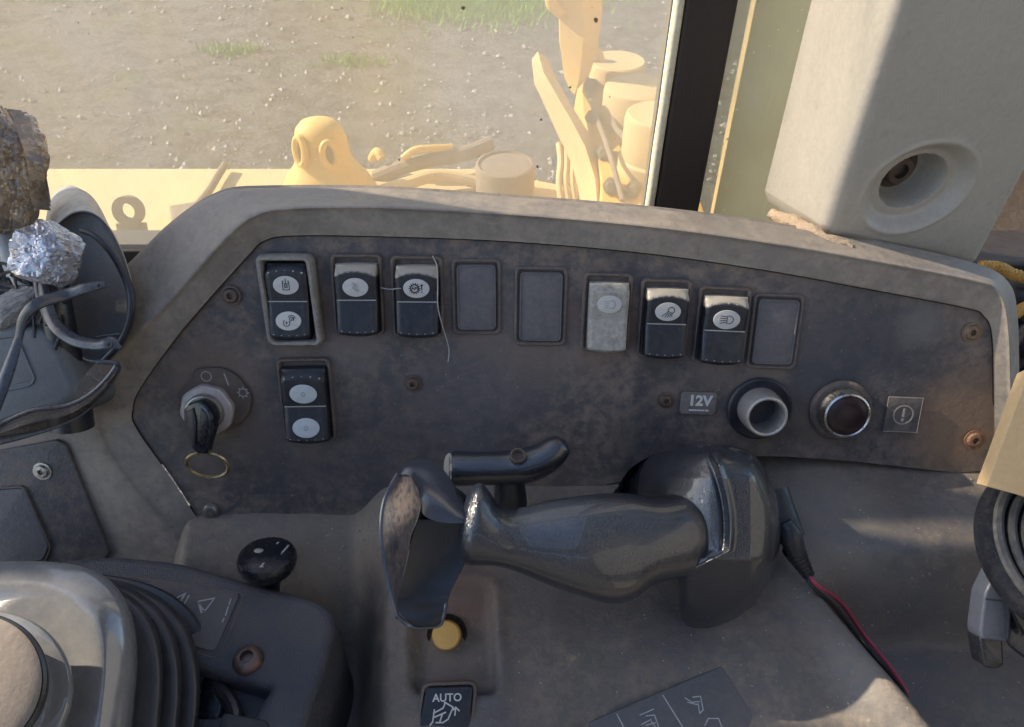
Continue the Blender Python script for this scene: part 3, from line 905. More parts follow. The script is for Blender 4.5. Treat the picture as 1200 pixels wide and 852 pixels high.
# ================================================================ LOWER CONSOLE
def sst(a, b, x):
    t = np.clip((x - a) / (b - a), 0, 1)
    return t * t * (3 - 2 * t)
def ez(v): return V((v.x - EYE.x, v.y - EYE.y, v.z - EYE.z))
rA, rB = ez(on_z(905, 640, -.385)), ez(on_z(1088, 852, -.400))
lA, lB = ez(on_z(436, 600, -.385)), ez(on_z(432, 852, -.400))
def side(p, q, x, y):            # signed distance, positive right of p->q
    d = V((q.x - p.x, q.y - p.y)); L = d.length
    return ((x - p.x) * d.y - (y - p.y) * d.x) / L
ledge_y = ez(on_z(1000, 668, -.38)).y
pc = ez(on_z(531, 741, -.388)); ph = .0235, .030
def fbm(x, y, s, seed=0):
    out = np.zeros_like(x)
    for i in range(x.shape[0]):
        for j in range(x.shape[1]):
            out[i, j] = mnoise.noise(V((x[i, j] * s, y[i, j] * s, seed)))
    return out
def lower_z(x, y):
    zped = -.377 - .19 * (.29 - y)
    dr = -side(rB, rA, x, y)                     # positive right of the ridge
    dl = side(lA, lB, x, y) * -1                 # sign fixed below
    xl = lA.x + (lB.x - lA.x) * (y - lA.y) / (lB.y - lA.y)
    left = sst(-.016, .012, x - xl)
    xr = rA.x + (rB.x - rA.x) * (y - rA.y) / (rB.y - rA.y)
    yy = np.where(y > rA.y, rA.y, y)
    xr = rA.x + (rB.x - rA.x) * (yy - rA.y) / (rB.y - rA.y)
    right = 1 - sst(-.006, .030, x - xr)
    zl = -.452 + .06 * sst(.20, .30, y) * sst(-.25, -.20, x) - .05 * sst(-.20, -.25, x) * sst(.2, .3, y)
    zr = -.432 + (.432 - .372) * sst(ledge_y - .022, ledge_y + .010, y) + .10 * np.clip(y - ledge_y - .01, 0, 1)
    zr = zr - .05 * np.clip(ledge_y - .05 - y, 0, 1)
    base = np.where(x < .06, zl, zr)
    ped = left * right
    z = base * (1 - ped) + zped * ped
    # slightly raised ridge along the right-hand edge of the pedestal, hollow inside it
    z = z + .006 * np.exp(-((x - xr + .006) / .014) ** 2) * (y < rA.y + .01)
    z = z - .010 * np.exp(-(((x - .07) / .05) ** 2 + ((y - .165) / .03) ** 2))
    # pocket round the button
    qx, qy = np.abs(x - pc.x - (y - pc.y) * -.08) - (ph[0] - .006), np.abs(y - pc.y) - (ph[1] - .006)
    sd = np.sqrt(np.maximum(qx, 0) ** 2 + np.maximum(qy, 0) ** 2) + np.minimum(np.maximum(qx, qy), 0) - .006
    z = z - .0062 * (1 - sst(-.0050, .0010, sd)) + .0016 * np.exp(-((sd - .002) / .0022) ** 2)
    return z
xs_ = np.arange(-.34, .46, .0028); ys_ = np.arange(.03, .352, .0028)
X, Y = np.meshgrid(xs_, ys_)
Z = lower_z(X, Y) + .0016 * fbm(X, Y, 18, 2) + .0006 * fbm(X, Y, 60, 5)
# nothing may poke through the panel: sink the sheet behind it
pan_y = (PO.y - EYE.y) + ((PO.z - EYE.z) - Z) * -math.tan(LEAN) * 1.0
low = thing('lower_console', 'dusty grey console body with a button pocket, ridge and ledge below the switch panel', 'console', EYE + V((.05, .2, -.46)))
mb = MB()
nx, ny = len(xs_), len(ys_)
vs = [EYE + V((X[i, j], Y[i, j], Z[i, j])) for i in range(ny) for j in range(nx)]
fs = [(i * nx + j, i * nx + j + 1, (i + 1) * nx + j + 1, (i + 1) * nx + j) for i in range(ny - 1) for j in range(nx - 1)]
mb.add(vs, fs)
body = obj('console_body', mb, M_lower, low, smooth=0)
for p_ in body.data.polygons: p_.use_smooth = True
def lz(p):                       # drop a picture point onto the console
    z = -.40
    for _ in range(14):
        q = on_z(*p, z) - EYE
        z = z * .5 + .5 * float(lower_z(np.array([[q.x]]), np.array([[q.y]]))[0, 0])
    return on_z(*p, z)
def low_frame(px, py, up=(0, -10), lift=0.0):
    a = lz((px, py)); b = lz((px + up[0], py + up[1])); c_ = lz((px + 12, py))
    y = (b - a).normalized(); x = (c_ - a); z = x.cross(y).normalized()
    x = y.cross(z).normalized()
    return frame(a + z * lift, x, y, z)

# decal plate on the console
def console_plate(px_pts, lift, thick, r, mat, parent, name):
    M = low_frame(sum(p[0] for p in px_pts) / len(px_pts), sum(p[1] for p in px_pts) / len(px_pts))
    o, n = M.to_translation() + M.col[2].xyz * lift, M.col[2].xyz
    pts = []
    for p in px_pts:
        q = M.inverted() @ on_plane(p[0], p[1], o, n)
        pts.append(V((q.x, q.y)))
    return obj(name, MB(M).prism(round_poly(ccw(pts), r, 4), -.03, lift, .0006), mat, parent), M, (lambda x, y: (M.inverted() @ on_plane(x, y, o, n)))
M_decal = surf('dark_decal_plate', (.082, .084, .094), (.15, .135, .12), .8, .5, .75, 26, .25, 700, scratch=.2)
dec, Md, dq = console_plate([(846, 780), (900, 866), (640, 930), (676, 852)], .004, .002, .002, M_decal, low, 'decal_plate')
mb = MB(Md)
def L(*pp): return [(dq(*p).x, dq(*p).y) for p in pp]
mb.strokes([L((723, 837), (736, 862)), L((777, 815), (805, 860))], .0006, .004)
mb.strokes([L((750, 838), (766, 831)), L((752, 849), (763, 843)), L((763, 845), (768, 852)), L((757, 839), (767, 838), (772, 852), (768, 864)), L((757, 850), (768, 847)),
            L((803, 818), (811, 823), (820, 822)), L((806, 823), (818, 826)), L((812, 817), (821, 816), (824, 832), (820, 836), (818, 824)), L((826, 850), (830, 842), (842, 842), (846, 852))], .0005, .004)
obj('pictogram_lines', mb, M_inkl, dec, smooth=0)

# AUTO rocker
def flat_plane(px, py):
    return low_frame(px, py)
M = low_frame(524, 828)
o_, n_ = M.to_translation() + M.col[2].xyz * .004, M.col[2].xyz
aq = lambda x, y: M.inverted() @ on_plane(x, y, o_, n_)
au = thing('auto_switch', 'flat dark switch marked AUTO with a blade symbol, below the orange button', 'switch', M)
pts = ccw([V(aq(*p).xy) for p in ((499, 806), (554, 804), (549, 862), (490, 862))])
obj('rocker', MB(M).prism(round_poly(pts, .0022, 4), -.004, .0035, .0009), M_black, au)
obj('surround', MB(M).loft([[(p.x, p.y, z) for p in inset(round_poly(pts, .0022, 4), d)] for d, z in ((-.0026, -.002), (-.0020, .0016), (-.0007, .0022), (-.0005, -.002))], True, (False, False)), M_bezel, au)
rk = WM
mb = MB(M)
a = aq(524, 818)
mb.text('AUTO', .0054, .0036, off=(a.x, a.y), bold=.0001)
def A_(*pp): return [(aq(*p).x, aq(*p).y) for p in pp]
mb.strokes([A_((508, 836), (519, 830), (521, 826), (521, 823), (531, 829), (525, 843), (519, 847), (511, 847)), A_((508, 841), (522, 835)), A_((509, 832), (507, 846), (504, 850)), A_((518, 838), (515, 847)),
            A_((533, 838), (534, 829)), A_((531, 832), (534, 829), (538, 833))], .0007, .0036)
obj('lettering', mb, M_inkw, au, smooth=0)

# orange button in its pocket
M = low_frame(524, 744)
z_ax = (M.col[2].xyz * .6 + V((0, -.5, .45))).normalized()
x_ax = V((1, 0, 0)); y_ax = z_ax.cross(x_ax).normalized()
Mb = frame(M.to_translation(), x_ax, y_ax, z_ax)
ob = thing('orange_button', 'small round orange push button under the large handle', 'button', Mb)
obj('collar', MB(Mb).lathe([(.0112, -.004), (.0112, .001), (.0104, .002), (.0086, .001), (.0084, -.004)], n=28, caps=(False, False)), M_gloss, ob)
obj('plunger', MB(Mb).lathe([(.0078, -.004), (.0078, .0075), (.0070, .0088), (.0045, .0092), (.0004, .0092)], n=28, caps=(False, True)), M_yellowbtn, ob)

# ================================================================ THE LARGE HANDLE
def sec(cx, cy, d, hh, hd, n=40, e=2.2, lean=0.0, squash_bot=1.0, up=None):
    """Closed ring across the handle: hh half height in picture pixels, hd half depth in metres."""
    c = P(cx, cy, d); k = d / FPX
    u = (UP * math.cos(R(lean)) + RT * math.sin(R(lean)))
    out = []
    for j in range(n):
        a = 2 * PI * j / n
        cs, sn = math.cos(a), math.sin(a)
        yy = math.copysign(abs(sn) ** (2 / e), sn); xx = math.copysign(abs(cs) ** (2 / e), cs)
        out.append(c + u * (yy * hh * k) + FW * (xx * hd))
    return out
def secloft(secs, sm=5, caps=(True, True), mb=None):
    """secs: (cx, cy, d, hh, hd, e, lean); smoothed along the chain."""
    q = cat(secs, sm)
    mb = mb or MB()
    rings = [sec(s[0], s[1], s[2], s[3], s[4], 48, s[5], s[6]) for s in q]
    return mb.loft(rings, True, caps)
base = lz((830, 765))
hd = thing('control_handle', 'large dark blue-grey pistol grip handle lying across the console', 'handle', base)
grip = secloft([(541, 613, .376, 36, .014, 2, 10), (548, 613, .374, 45, .0165, 2, 10), (557, 614, .373, 48, .0175, 2, 9), (568, 619, .373, 43, .017, 2, 7), (586, 629, .374, 34, .0165, 2, 3), (612, 633, .377, 38, .017, 2, 0), (645, 636, .380, 49, .019, 2.1, 0), (679, 639, .382, 57, .0205, 2.2, 0),
                (712, 642, .385, 63, .021, 2.2, 0), (738, 640, .388, 61, .0215, 2.2, 0), (764, 632, .391, 50, .022, 2.2, 0), (788, 628, .394, 48, .022, 2.2, 0),
                (804, 626, .397, 49, .022, 2.2, 0), (818, 625, .402, 52, .022, 2.2, 0), (830, 624, .412, 54, .022, 2.2, 0)])
obj('grip', grip, M_leather, hd, smooth=60)
ho = [(716, 590), (724, 570), (738, 550), (760, 536), (792, 525), (822, 519), (850, 521), (874, 528), (892, 543), (904, 566), (913, 590), (915, 622), (911, 655), (896, 690), (870, 720), (838, 738), (815, 741), (802, 733), (796, 712), (794, 680), (770, 650), (738, 622)]
hoc = cat(ho, 10, True)
hcx, hcy = 838, 628
def hfront(x, y):
    xc = 826 + 27 * math.sin(PI * min(1, max(0, (y - 519) / 215)) ** .9)       # crease runs bowed down the block
    xc -= max(0, y - 645) * 1.6
    t = min(1, max(0, (x - xc + 3) / 6)); st = t * t * (3 - 2 * t)
    sl = max(0, xc - x)
    left = .3780 + sl * .00030 + .0000040 * sl * sl
    left -= min(.020, sl * .0003) * math.exp(-((y - 622) / 64) ** 4)
    fz = max(0, min(1, (672 - y) / 50)); fz = fz * fz * (3 - 2 * fz)
    left = .3735 + sl * .0003 + (left - .3735 - sl * .0003) * fz
    d = left * (1 - st) + .3735 * st
    d -= fz * .0022 * math.exp(-((x - xc - 4) / 3.0) ** 2)
    d += fz * .0016 * math.exp(-((x - xc + 5) / 3.0) ** 2)
    return d + max(0, y - 655) * .00045 + max(0, x - 880) * .00020 + max(0, 560 - y) * .00025
mb = MB(); rgs = []
for k_ in (1.0, 1.0, 1.0, .995, .985, .97, .95, .92, .89, .86, .83, .80, .77) + tuple(np.linspace(.74, .02, 90)):
    rgs.append((k_, len(rgs)))
rings_ = []
for k_, n_i in rgs:
    ring = []
    for p in hoc:
        x, y = hcx + (p[0] - hcx) * k_, hcy + (p[1] - hcy) * k_
        rr_ = (1 - math.sqrt(max(0, 1 - max(0, (k_ - .74) / .26) ** 2.2))) * .028
        d = hfront(x, y) + rr_
        if n_i == 0: d = .475
        if n_i == 1: d = .450
        ring.append(P(x, y, d))
    rings_.append(ring)
mb.loft(rings_)
obj('housing', mb, M_leather, hd, smooth=70)
# foot of the housing down into the console
mb = MB()
fr = []
for (cx, cy, d, rx, rz) in ((845, 680, .440, 44, .020), (846, 695, .448, 42, .020), (848, 712, .458, 42, .020)):
    c = P(cx, cy, d); k = d / FPX
    fr.append([c + RT * rx * k * math.cos(2 * PI * j / 36) + (FW * .8 + UP * .6) * rz * math.sin(2 * PI * j / 36) for j in range(36)])
mb.loft(fr)
obj('handle_foot', mb, M_leather, hd, smooth=60)
# head: scuffed cap with its left face, then the smooth paddle
core = secloft([(480, 618, .396, 10, .003, 2, 6), (486, 618, .396, 34, .008, 2.2, 6), (500, 608, .393, 38, .012, 2.4, 4), (520, 602, .390, 34, .013, 2.4, 0), (545, 608, .384, 30, .013, 2.2, -4), (553, 610, .382, 12, .006, 2, -6)], 5)
obj('head_core', core, M_paddle, hd, smooth=60)
def grid(rows, n=6, m=6):
    rr = [[V(q) for q in cat([list(p) for p in r], n)] for r in rows]
    cc_ = [cat([list(p) for p in c_], m) for c_ in zip(*rr)]
    return [[V(cc_[j][i]) for j in range(len(cc_))] for i in range(len(cc_[0]))]
T_ = [(465, 557), (474, 543), (490, 539), (506, 540), (521, 552), (536, 573), (552, 592), (561, 606)]
B_ = [(483, 559), (490, 570), (493, 588), (496, 603), (511, 611), (527, 613), (543, 613), (558, 612)]
mb = MB()
rws = []
for t in (0, .1, .22, .36, .52, .68, .84, 1):
    rws.append([P(a[0] + (b[0] - a[0]) * t + 3 * math.sin(PI * t) * (k_ > 2), a[1] + (b[1] - a[1]) * t - 2 * math.sin(PI * t), .392 - (.0385 - .0012 * k_) * math.sin(t * PI / 2) ** .8) for k_, (a, b) in enumerate(zip(T_, B_))])
mb.loft(grid(rws, 5, 3), closed=False)
mb.loft([[P(p[0], p[1], .3535 + .0012 * k_) for k_, p in enumerate(B_)], [P(p[0] + .4, p[1] + 1.2, .3542 + .0012 * k_) for k_, p in enumerate(B_)], [P(p[0], p[1] - 2, .366 + .0010 * k_) for k_, p in enumerate(B_)]], closed=False)
obj('head_cap', mb, M_headtop, hd, smooth=70)
FL = [(466, 556), (457, 572), (450, 590), (447, 615), (449, 645), (454, 678), (460, 704), (466, 726)]
FR = [(482, 559), (489, 573), (493, 592), (489, 610), (482, 627), (478, 648), (472, 676), (467, 722)]
df = [.392, .388, .386, .385, .384, .382, .378, .372]
dr_ = [.354, .3535, .3535, .3535, .3545, .3555, .3575, .362]
hol = [0, .001, .002, .0028, .0028, .002, .001, 0]
mb = MB()
rows = []
for t, k_ in ((-.10, 0), (0, 0), (.06, -.10), (.25, .8), (.5, 1.1), (.75, .8), (.94, -.10), (1, 0)):
    rows.append([P(a[0] + (b[0] - a[0]) * max(t, 0), a[1] + (b[1] - a[1]) * max(t, 0), (d0 + (d1 - d0) * t) + h_ * k_) for a, b, d0, d1, h_ in zip(FL, FR, df, dr_, hol)])
mb.loft(grid(rows, 6, 4), closed=False)
obj('scuffed_face', mb, M_headface, hd, smooth=70)
mb = MB()
strip = [(609, 489, 556, .3570, .3620), (618, 487, 555, .3568, .3625), (635, 482, 552, .3565, .3630), (655, 478, 547, .3562, .3625), (675, 473, 537, .3558, .3610), (690, 469, 529, .3550, .3590), (702, 466, 525, .3545, .3580),
         (714, 467, 522, .3520, .3545), (723, 472, 519, .3510, .3530), (730, 481, 517, .3515, .3530), (734, 489, 515, .3530, .3540)]
sq = cat(strip, 4)
ro_, NU = [], 16
for i_, (y, x0, x1, d0, d1) in enumerate(sq):
    v_ = i_ / (len(sq) - 1)
    f_, b_r = [], []
    for j in range(NU + 1):
        t = j / NU; bl = 4 * t * (1 - t)
        dd = d0 + (d1 - d0) * t + bl * (.0016 * math.sin(PI * min(1, v_ * 1.25)) - .0030 * max(0, v_ - .62) / .38)
        yy_ = y + (t - .5) * -4 * (v_ > .9)
        f_.append(P(x0 + (x1 - x0) * t, yy_, dd)); b_r.append(P(x0 + (x1 - x0) * t + .5, yy_ + .5, dd + .0100))
    ro_.append(f_ + b_r[::-1])
mb.loft(ro_, True)
obj('paddle', mb, M_paddle, hd, smooth=60)
mb = MB(); mb.tube([P(466, 556, .3915), P(457, 572, .3875), P(450, 590, .3855), P(447, 615, .3845), P(449, 645, .3835), P(454, 678, .3815), P(460, 704, .3775), P(466, 724, .3715)], .0012, 8, 5)
mb.tube([P(467, 722, .3600), P(472, 728, .356), P(481, 733, .3525), P(492, 735, .3535), P(514, 733, .354), P(519, 724, .3535), P(523, 708, .3565)], .0010, 8, 5)
obj('rim_bead', mb, M_headtop, hd)
sc_c = P(467, 632, .3775)
zx = (-RT * .75 - FW * .62 + UP * .1).normalized(); yx = (UP - zx * UP.dot(zx)).normalized()
Ms = frame(sc_c, yx.cross(zx), yx, zx)
obj('screw', MB(Ms).lathe([(.0062, -.004), (.0062, .0002), (.0052, .0012), (.0036, .0012), (.0030, .0002), (.0003, 0)], n=24, caps=(False, True)), M_brass if 'M_brass' in globals() else surf('brass_screw', (.50, .36, .20), (.30, .19, .11), .8, .35, .6, 200, .2, 600, metal=.5), hd)
mb = MB(); mb.lathe([(.0178, -.003), (.0184, 0), (.0178, .003)], frame(P(560, 614, .3735), UP, FW, RT), 36)
mb = MB()
mb.loft([sec(x, 614, .3735, h, .0158, 36, 2, 8) for x, h in ((553, 33), (556, 38), (560, 38), (563, 34))])
obj('collar', mb, M_dirt, hd)

# ---------------------------------------------------------------- the small lever behind it
sb = P(596, 640, .452)
sl = thing('small_lever', 'small black curved lever with a side hole, standing behind the large handle', 'lever', sb)
lv = MB().tube([P(527, 549, .425), P(534, 549, .425), P(560, 549, .424), P(592, 548, .424), P(618, 545, .423), P(640, 536, .422), P(653, 525, .422), P(659, 519, .422), P(662, 516, .422)],
               [.0084, .0098, .0094, .0094, .0098, .0090, .0078, .0055, .0008], 28, 6)
obj('grip', lv, M_leather, sl, smooth=60)
mb = MB(); mb.tube([P(596, 556, .428), P(598, 580, .436), P(597, 606, .446), P(596, 640, .456)], [.0078, .0092, .0105, .012], 20, 4)
obj('stem', mb, M_black, sl)
zx = (-RT * .92 - FW * .35 + UP * .05).normalized(); yx = (UP - zx * UP.dot(zx)).normalized()
obj('end_cap', MB(frame(P(527, 549, .4235), yx.cross(zx), yx, zx)).lathe([(.0084, -.002), (.0084, .0006), (.0076, .0013), (.0003, .0015)], n=28), M_worn, sl)
zx = (-FW * .8 + UP * .6).normalized(); yx = (UP - zx * UP.dot(zx)).normalized()
obj('hole_liner', MB(frame(P(607, 534, .4130), yx.cross(zx), yx, zx)).lathe([(.0044, -.002), (.0044, .0006), (.0036, .0009), (.0031, .0002), (.0029, -.0015), (.0003, -.0018)], n=24), M_dirt, sl)

# ---------------------------------------------------------------- plug and wires
pk = thing('cable_plug', 'black plug with a ribbed strain relief behind the handle housing', 'plug', P(925, 650, .425))
mb = MB(); mb.tube([P(905, 575, .428), P(914, 605, .424), P(926, 632, .421)], [.009, .0095, .0085], 14, 4)
mb.tube([P(918, 612, .415), P(926, 628, .414), P(934, 648, .415)], [.0045, .0062, .0050], 12, 4)
obj('plug_body', mb, M_black, pk)
mb = MB()
for k in range(7):
    t = k / 6
    a = P(929 + 16 * t, 642 + 28 * t, .419 + .008 * t)
    b = P(931 + 16 * t, 645.5 + 28 * t, .4195 + .008 * t)
    r = .0062 - .0026 * t
    mb.tube([a - (b - a) * .4, a, b, b + (b - a) * .4], [r * .8, r, r, r * .8], 12, 1)
obj('strain_relief', mb, M_gloss, pk)
def wire(name, pts, mat, label):
    mb = MB(); mb.tube(pts, .0011, 8, 6)
    return solo(name, mb, mat, label, 'wire')
def onlow(px, py, up): return lz((px, py)) + V((0, 0, up))
wire('red_wire', [P(946, 672, .426), P(958, 686, .424), onlow(982, 712, .006), onlow(1012, 748, .003), onlow(1040, 782, .0025), onlow(1061, 810, .001), onlow(1063, 812, -.004)], M_red, 'thin red wire running down from the plug along the console ridge')
wire('black_wire', [P(943, 674, .427), P(954, 690, .425), onlow(977, 716, .004), onlow(1007, 750, .0015), onlow(1036, 784, .0015), onlow(1060, 813, .0008), onlow(1062, 815, -.004)], M_cable, 'thin black wire lying against the red one on the console ridge')

# ================================================================ LEFT: side plate, joystick box, joystick
def plate_poly(px_pts, off, r, name, mat, parent, depth=.004, bev=.0008):
    pts = ccw([pl(p[0], p[1], off) for p in px_pts])
    mb = MB(PANEL); mb.prism(round_poly(pts, r, 5), off - depth, off, bev)
    return obj(name, mb, mat, parent)
sp_ = thing('side_cover', 'flat dark cover plate with one screw and a blank square at the left edge', 'cover plate', Matrix.Translation(pw(60, 640, 0)))
plate_poly([(-60, 540), (66, 516), (78, 522), (128, 648), (90, 700), (-60, 720)], .0062, [.001, .004, .003, .002, .001, .001], 'plate', M_plate, sp_)
plate_poly([(-40, 577), (28, 572), (57, 640), (50, 656), (-40, 676)], .0076, [.001, .003, .003, .003, .001], 'blank_insert', M_blank, sp_, .002, .0005)
q = [pl(p[0], p[1], .0062) for p in [(-44, 573), (30, 568), (62, 640), (54, 660), (-44, 681)]]
q = round_poly(ccw(q), .0035, 5)
obj('insert_rim', MB(PANEL).loft([[(p.x, p.y, z) for p in inset(q, d)] for d, z in ((0, .006), (.0002, .0078), (.0010, .0080), (.0014, .0060))], True, (False, False)), M_bezel, sp_)
screw(57, 547, .0042, M_steel, sp_, .0024, panel_frame(57, 547, .0064))

ZB = -.376
def bz(px, py): 
    p = on_z(px, py, ZB); return V((p.x, p.y))
jb = thing('joystick_box', 'grained dark box with a rounded corner that carries the joystick at the lower left', 'console box', EYE + V((-.15, .15, -.46)))
outl = [(40, 672), (62, 655), (130, 648), (210, 656), (300, 682), (362, 697), (392, 712), (392, 745), (352, 860), (330, 930), (236, 930), (315, 806), (238, 783), (150, 768), (-90, 770), (-90, 690)]
rr = [.01, .009, .01, .01, .01, .01, .012, .012, .01, .010, .010, .0015, .001, .001, .009, .009]
pp = ccw([bz(*p) for p in outl])
if (pp[0] - bz(*outl[0])).length > 1e-6: rr = rr[::-1]
mb = MB(); mb.prism(round_poly(pp, rr, 6), EYE.z - .47, EYE.z + ZB, .0055, seg=5, cdt=True)
obj('box_body', mb, M_boxl, jb, smooth=40)
# side skirt flaring under the box on the right
MZ = Matrix.Translation((0, 0, EYE.z + ZB))
mb = MB(MZ); mb.prism(round_poly(ccw([bz(*p) for p in ((185, 678), (282, 696), (252, 765), (205, 752), (150, 700))]), [.001, .003, .004, .003, .001], 4), -.002, .0009, .0005)
dp = obj('decal_plate', mb, M_decal, jb)
mb = MB(MZ)
def Lb(*pp): return [tuple(bz(*p)) for p in pp]
mb.strokes([Lb((232, 706), (252, 702), (240, 718), (232, 706)), Lb((233, 708), (237, 720), (240, 716)), Lb((204, 704), (216, 697), (211, 710), (204, 704)), Lb((222, 699), (212, 717)), Lb((206, 712), (212, 719), (211, 708)), Lb((218, 696), (215, 702)),
            Lb((212, 736), (221, 735)), Lb((218, 731), (222, 735), (218, 740)), Lb((265, 722), (268, 712)), Lb((269, 709), (271, 703)), Lb((261, 730), (263, 726))], .0007, .0009)
obj('pictogram_lines', mb, M_inkl, dp, smooth=0)
mb = MB(MZ); mb.strokes([Lb((150, 675), (200, 684), (282, 695), (286, 699), (258, 768), (250, 771), (205, 757))], .0006, -.0001, h=.0004)
obj('recess_edge', mb, M_bezel, jb)
mb = MB(MZ); mb.prism(round_poly(ccw([bz(*p) for p in ((262, 836), (316, 846), (300, 930), (236, 930))]), .003, 4), -.002, .0012, .0006)
obj('lower_plate', mb, M_black, jb)
mb = MB(MZ); mb.prism([bz(*p) for p in ((120, 740), (240, 765), (325, 790), (330, 930), (100, 930))], -.06, -.016)
obj('gap_floor', mb, M_boxl, jb)
mb = MB(MZ); mb.tube([V((*bz(250, 792), -.012)), V((*bz(272, 830), -.008)), V((*bz(262, 880), -.010))], .004, 10, 4)
obj('inner_cable', mb, M_cable, jb)
p = on_z(291, 774, ZB)
Mz = frame(p, V((1, 0, 0)), V((0, 1, 0)), V((0, 0, 1)))
bo = thing('hex_socket_bolt', 'rust-stained domed socket bolt on the corner of the joystick box', 'bolt', Mz)
obj('bolt_head', MB(Mz).lathe([(.0078, -.001), (.0078, .0008), (.0073, .0026), (.0058, .0042), (.0038, .0048), (.0034, .0046), (.0032, .0012), (.0003, .0010)], n=30, caps=(False, True)),
    surf('stained_bolt_steel', (.13, .12, .13), (.28, .14, .08), .9, .28, .6, 150, .2, 700, metal=.7, lo=.42, hi=.6), bo)
# little switch down in the gap
mb = MB(); Mq = frame(P(253, 815, .398), RT, (UP * .8 + FW * .6).normalized(), (UP * .6 - FW * .8).normalized())
sw = thing('small_hidden_switch', 'small black rounded switch down in the gap beside the joystick boot', 'switch', Mq)
obj('button', MB(Mq).prism(round_poly(rrect(.016, .026, .004), .001, 1), -.02, .006, .003), M_gloss, sw)
obj('base', MB(Mq).prism(rrect(.024, .034, .003), -.03, -.004, .001), M_black, sw)

# joystick
jr = thing('joystick', 'big joystick with a silver-grey rounded cap, black bellows boot and beige knob', 'joystick', P(60, 900, .43))
def jring(cx, cy, rx, ry, d, e=2.0, tilt=.25, n=72, rot=0):
    k = d / FPX
    ax = (UP * math.cos(.35) + FW * math.sin(.35)); out = []
    for j in range(n):
        a = 2 * PI * j / n
        cs, sn = math.cos(a), math.sin(a)
        x = math.copysign(abs(cs) ** (2 / e), cs) * rx; y = math.copysign(abs(sn) ** (2 / e), sn) * ry
        xr, yr = x * math.cos(R(rot)) - y * math.sin(R(rot)), x * math.sin(R(rot)) + y * math.cos(R(rot))
        out.append(P(cx, cy, d) + RT * xr * k + (UP + FW * tilt * (yr > 0) + FW * tilt * (yr <= 0)) * yr * k + FW * 0)
    return out
def jloft(name, rings, mat, sm=3, caps=(True, True)):
    q = cat(rings, sm)
    mb = MB(); mb.loft([jring(*[float(z) for z in a[:6]], .25, 72, float(a[6]) if len(a) > 6 else 0) for a in q], True, caps)
    return obj(name, mb, mat, jr, smooth=40)
jloft('boot_flange', [(0, 864, 246, 178, .402, 3.2), (0, 864, 248, 181, .396, 3.2), (0, 862, 243, 178, .392, 3.2), (0, 860, 215, 160, .390, 3.2)], M_boot, 2)
bell = []
for k, (r, t, d) in enumerate(((231, 175, .378), (211, 169, .366), (191, 163, .355))):
    cx = 0 - 2 * k; cy = 862 - 6 * k
    bell += [(cx, cy, r - 12, t - 9, d + .006, 2.9), (cx, cy, r - 3, t - 1, d + .0045, 2.9), (cx, cy, r, t + 2, d, 3.1), (cx, cy, r - 3, t - 1, d - .0045, 2.9), (cx, cy, r - 12, t - 9, d - .006, 2.9)]
jloft('bellows', bell, M_boot, 3)
jloft('boot_cap', [(-6, 846, 150, 150, .352, 3.0), (-6, 846, 160, 166, .345, 3.2), (-8, 842, 163, 172, .336, 3.2), (-10, 838, 157, 168, .327, 3.2), (-14, 836, 138, 148, .320, 3.0), (-18, 834, 128, 134, .3185, 2.8), (-26, 832, 105, 100, .320, 2.4), (-30, 830, 80, 70, .319, 2)], M_dome, 4)
jloft('stem_flange', [(-32, 826, 70, 70, .322, 2), (-34, 824, 90, 76, .313, 2), (-34, 820, 116, 94, .305, 2), (-34, 818, 119, 96, .301, 2), (-34, 817, 114, 91, .298, 2), (-34, 816, 96, 76, .297, 2), (-34, 815, 88, 70, .296, 2)], M_dome, 3)
jloft('knob_neck', [(-36, 815, 84, 66, .300, 2), (-38, 812, 90, 72, .288, 2), (-40, 808, 97, 80, .275, 2), (-42, 806, 98, 82, .268, 2), (-42, 806, 92, 78, .266, 2)], M_boot, 3)
jloft('knob_face', [(-42, 806, 91, 77, .268, 2), (-43, 805, 91, 78, .265, 2), (-43, 805, 87, 75, .2635, 2), (-44, 804, 50, 44, .2620, 2), (-44, 804, 2, 2, .2618, 2)], M_knob, 3)

# horn knob
kc = lz((312, 668)); 
zx = (-FW * .75 + UP * .65 + RT * .05).normalized(); yx = (UP - zx * UP.dot(zx)).normalized(); xx = yx.cross(zx)
rot = R(-8)
xx, yx = xx * math.cos(rot) + yx * math.sin(rot), yx * math.cos(rot) - xx * math.sin(rot)
zx = (UP * .90 - FW * .45).normalized(); xx = (RT - UP * .10).normalized(); yx = zx.cross(xx).normalized()
Mh = frame(P(313, 654, .425), xx, yx, zx)
hk = thing('horn_knob', 'round black knob with a horn symbol behind the joystick box', 'knob', Mh)
obj('knob_cap', MB(Mh).lathe([(.0140, -.007), (.0152, -.005), (.0160, -.002), (.0160, .0004), (.0150, .0024), (.0115, .0038), (.0003, .0042)], n=44), M_gloss, hk)
mb = MB(Mh)
mb.strokes([[(.001, -.010), (.0025, -.0035), (.0025, .002), (.0035, .009)], [(.0025, -.003), (.006, -.004), (.0085, .001), (.010, .007)], [(.0005, -.0112), (.0018, -.0112)]], .0011, .0038)
obj('horn_symbol', mb, M_inkf, hk, smooth=0)
mb = MB(Mh); mb.sphere((-.0045, .001, .0032), .003, 12, 6, sq=(1.1, .8, .5)); 
obj('highlight_pip', mb, M_worn, hk)
mb = MB(); mb.tube([P(312, 664, .430), P(312, 690, .445)], .009, 16, 1)
obj('shaft', mb, M_black, hk)

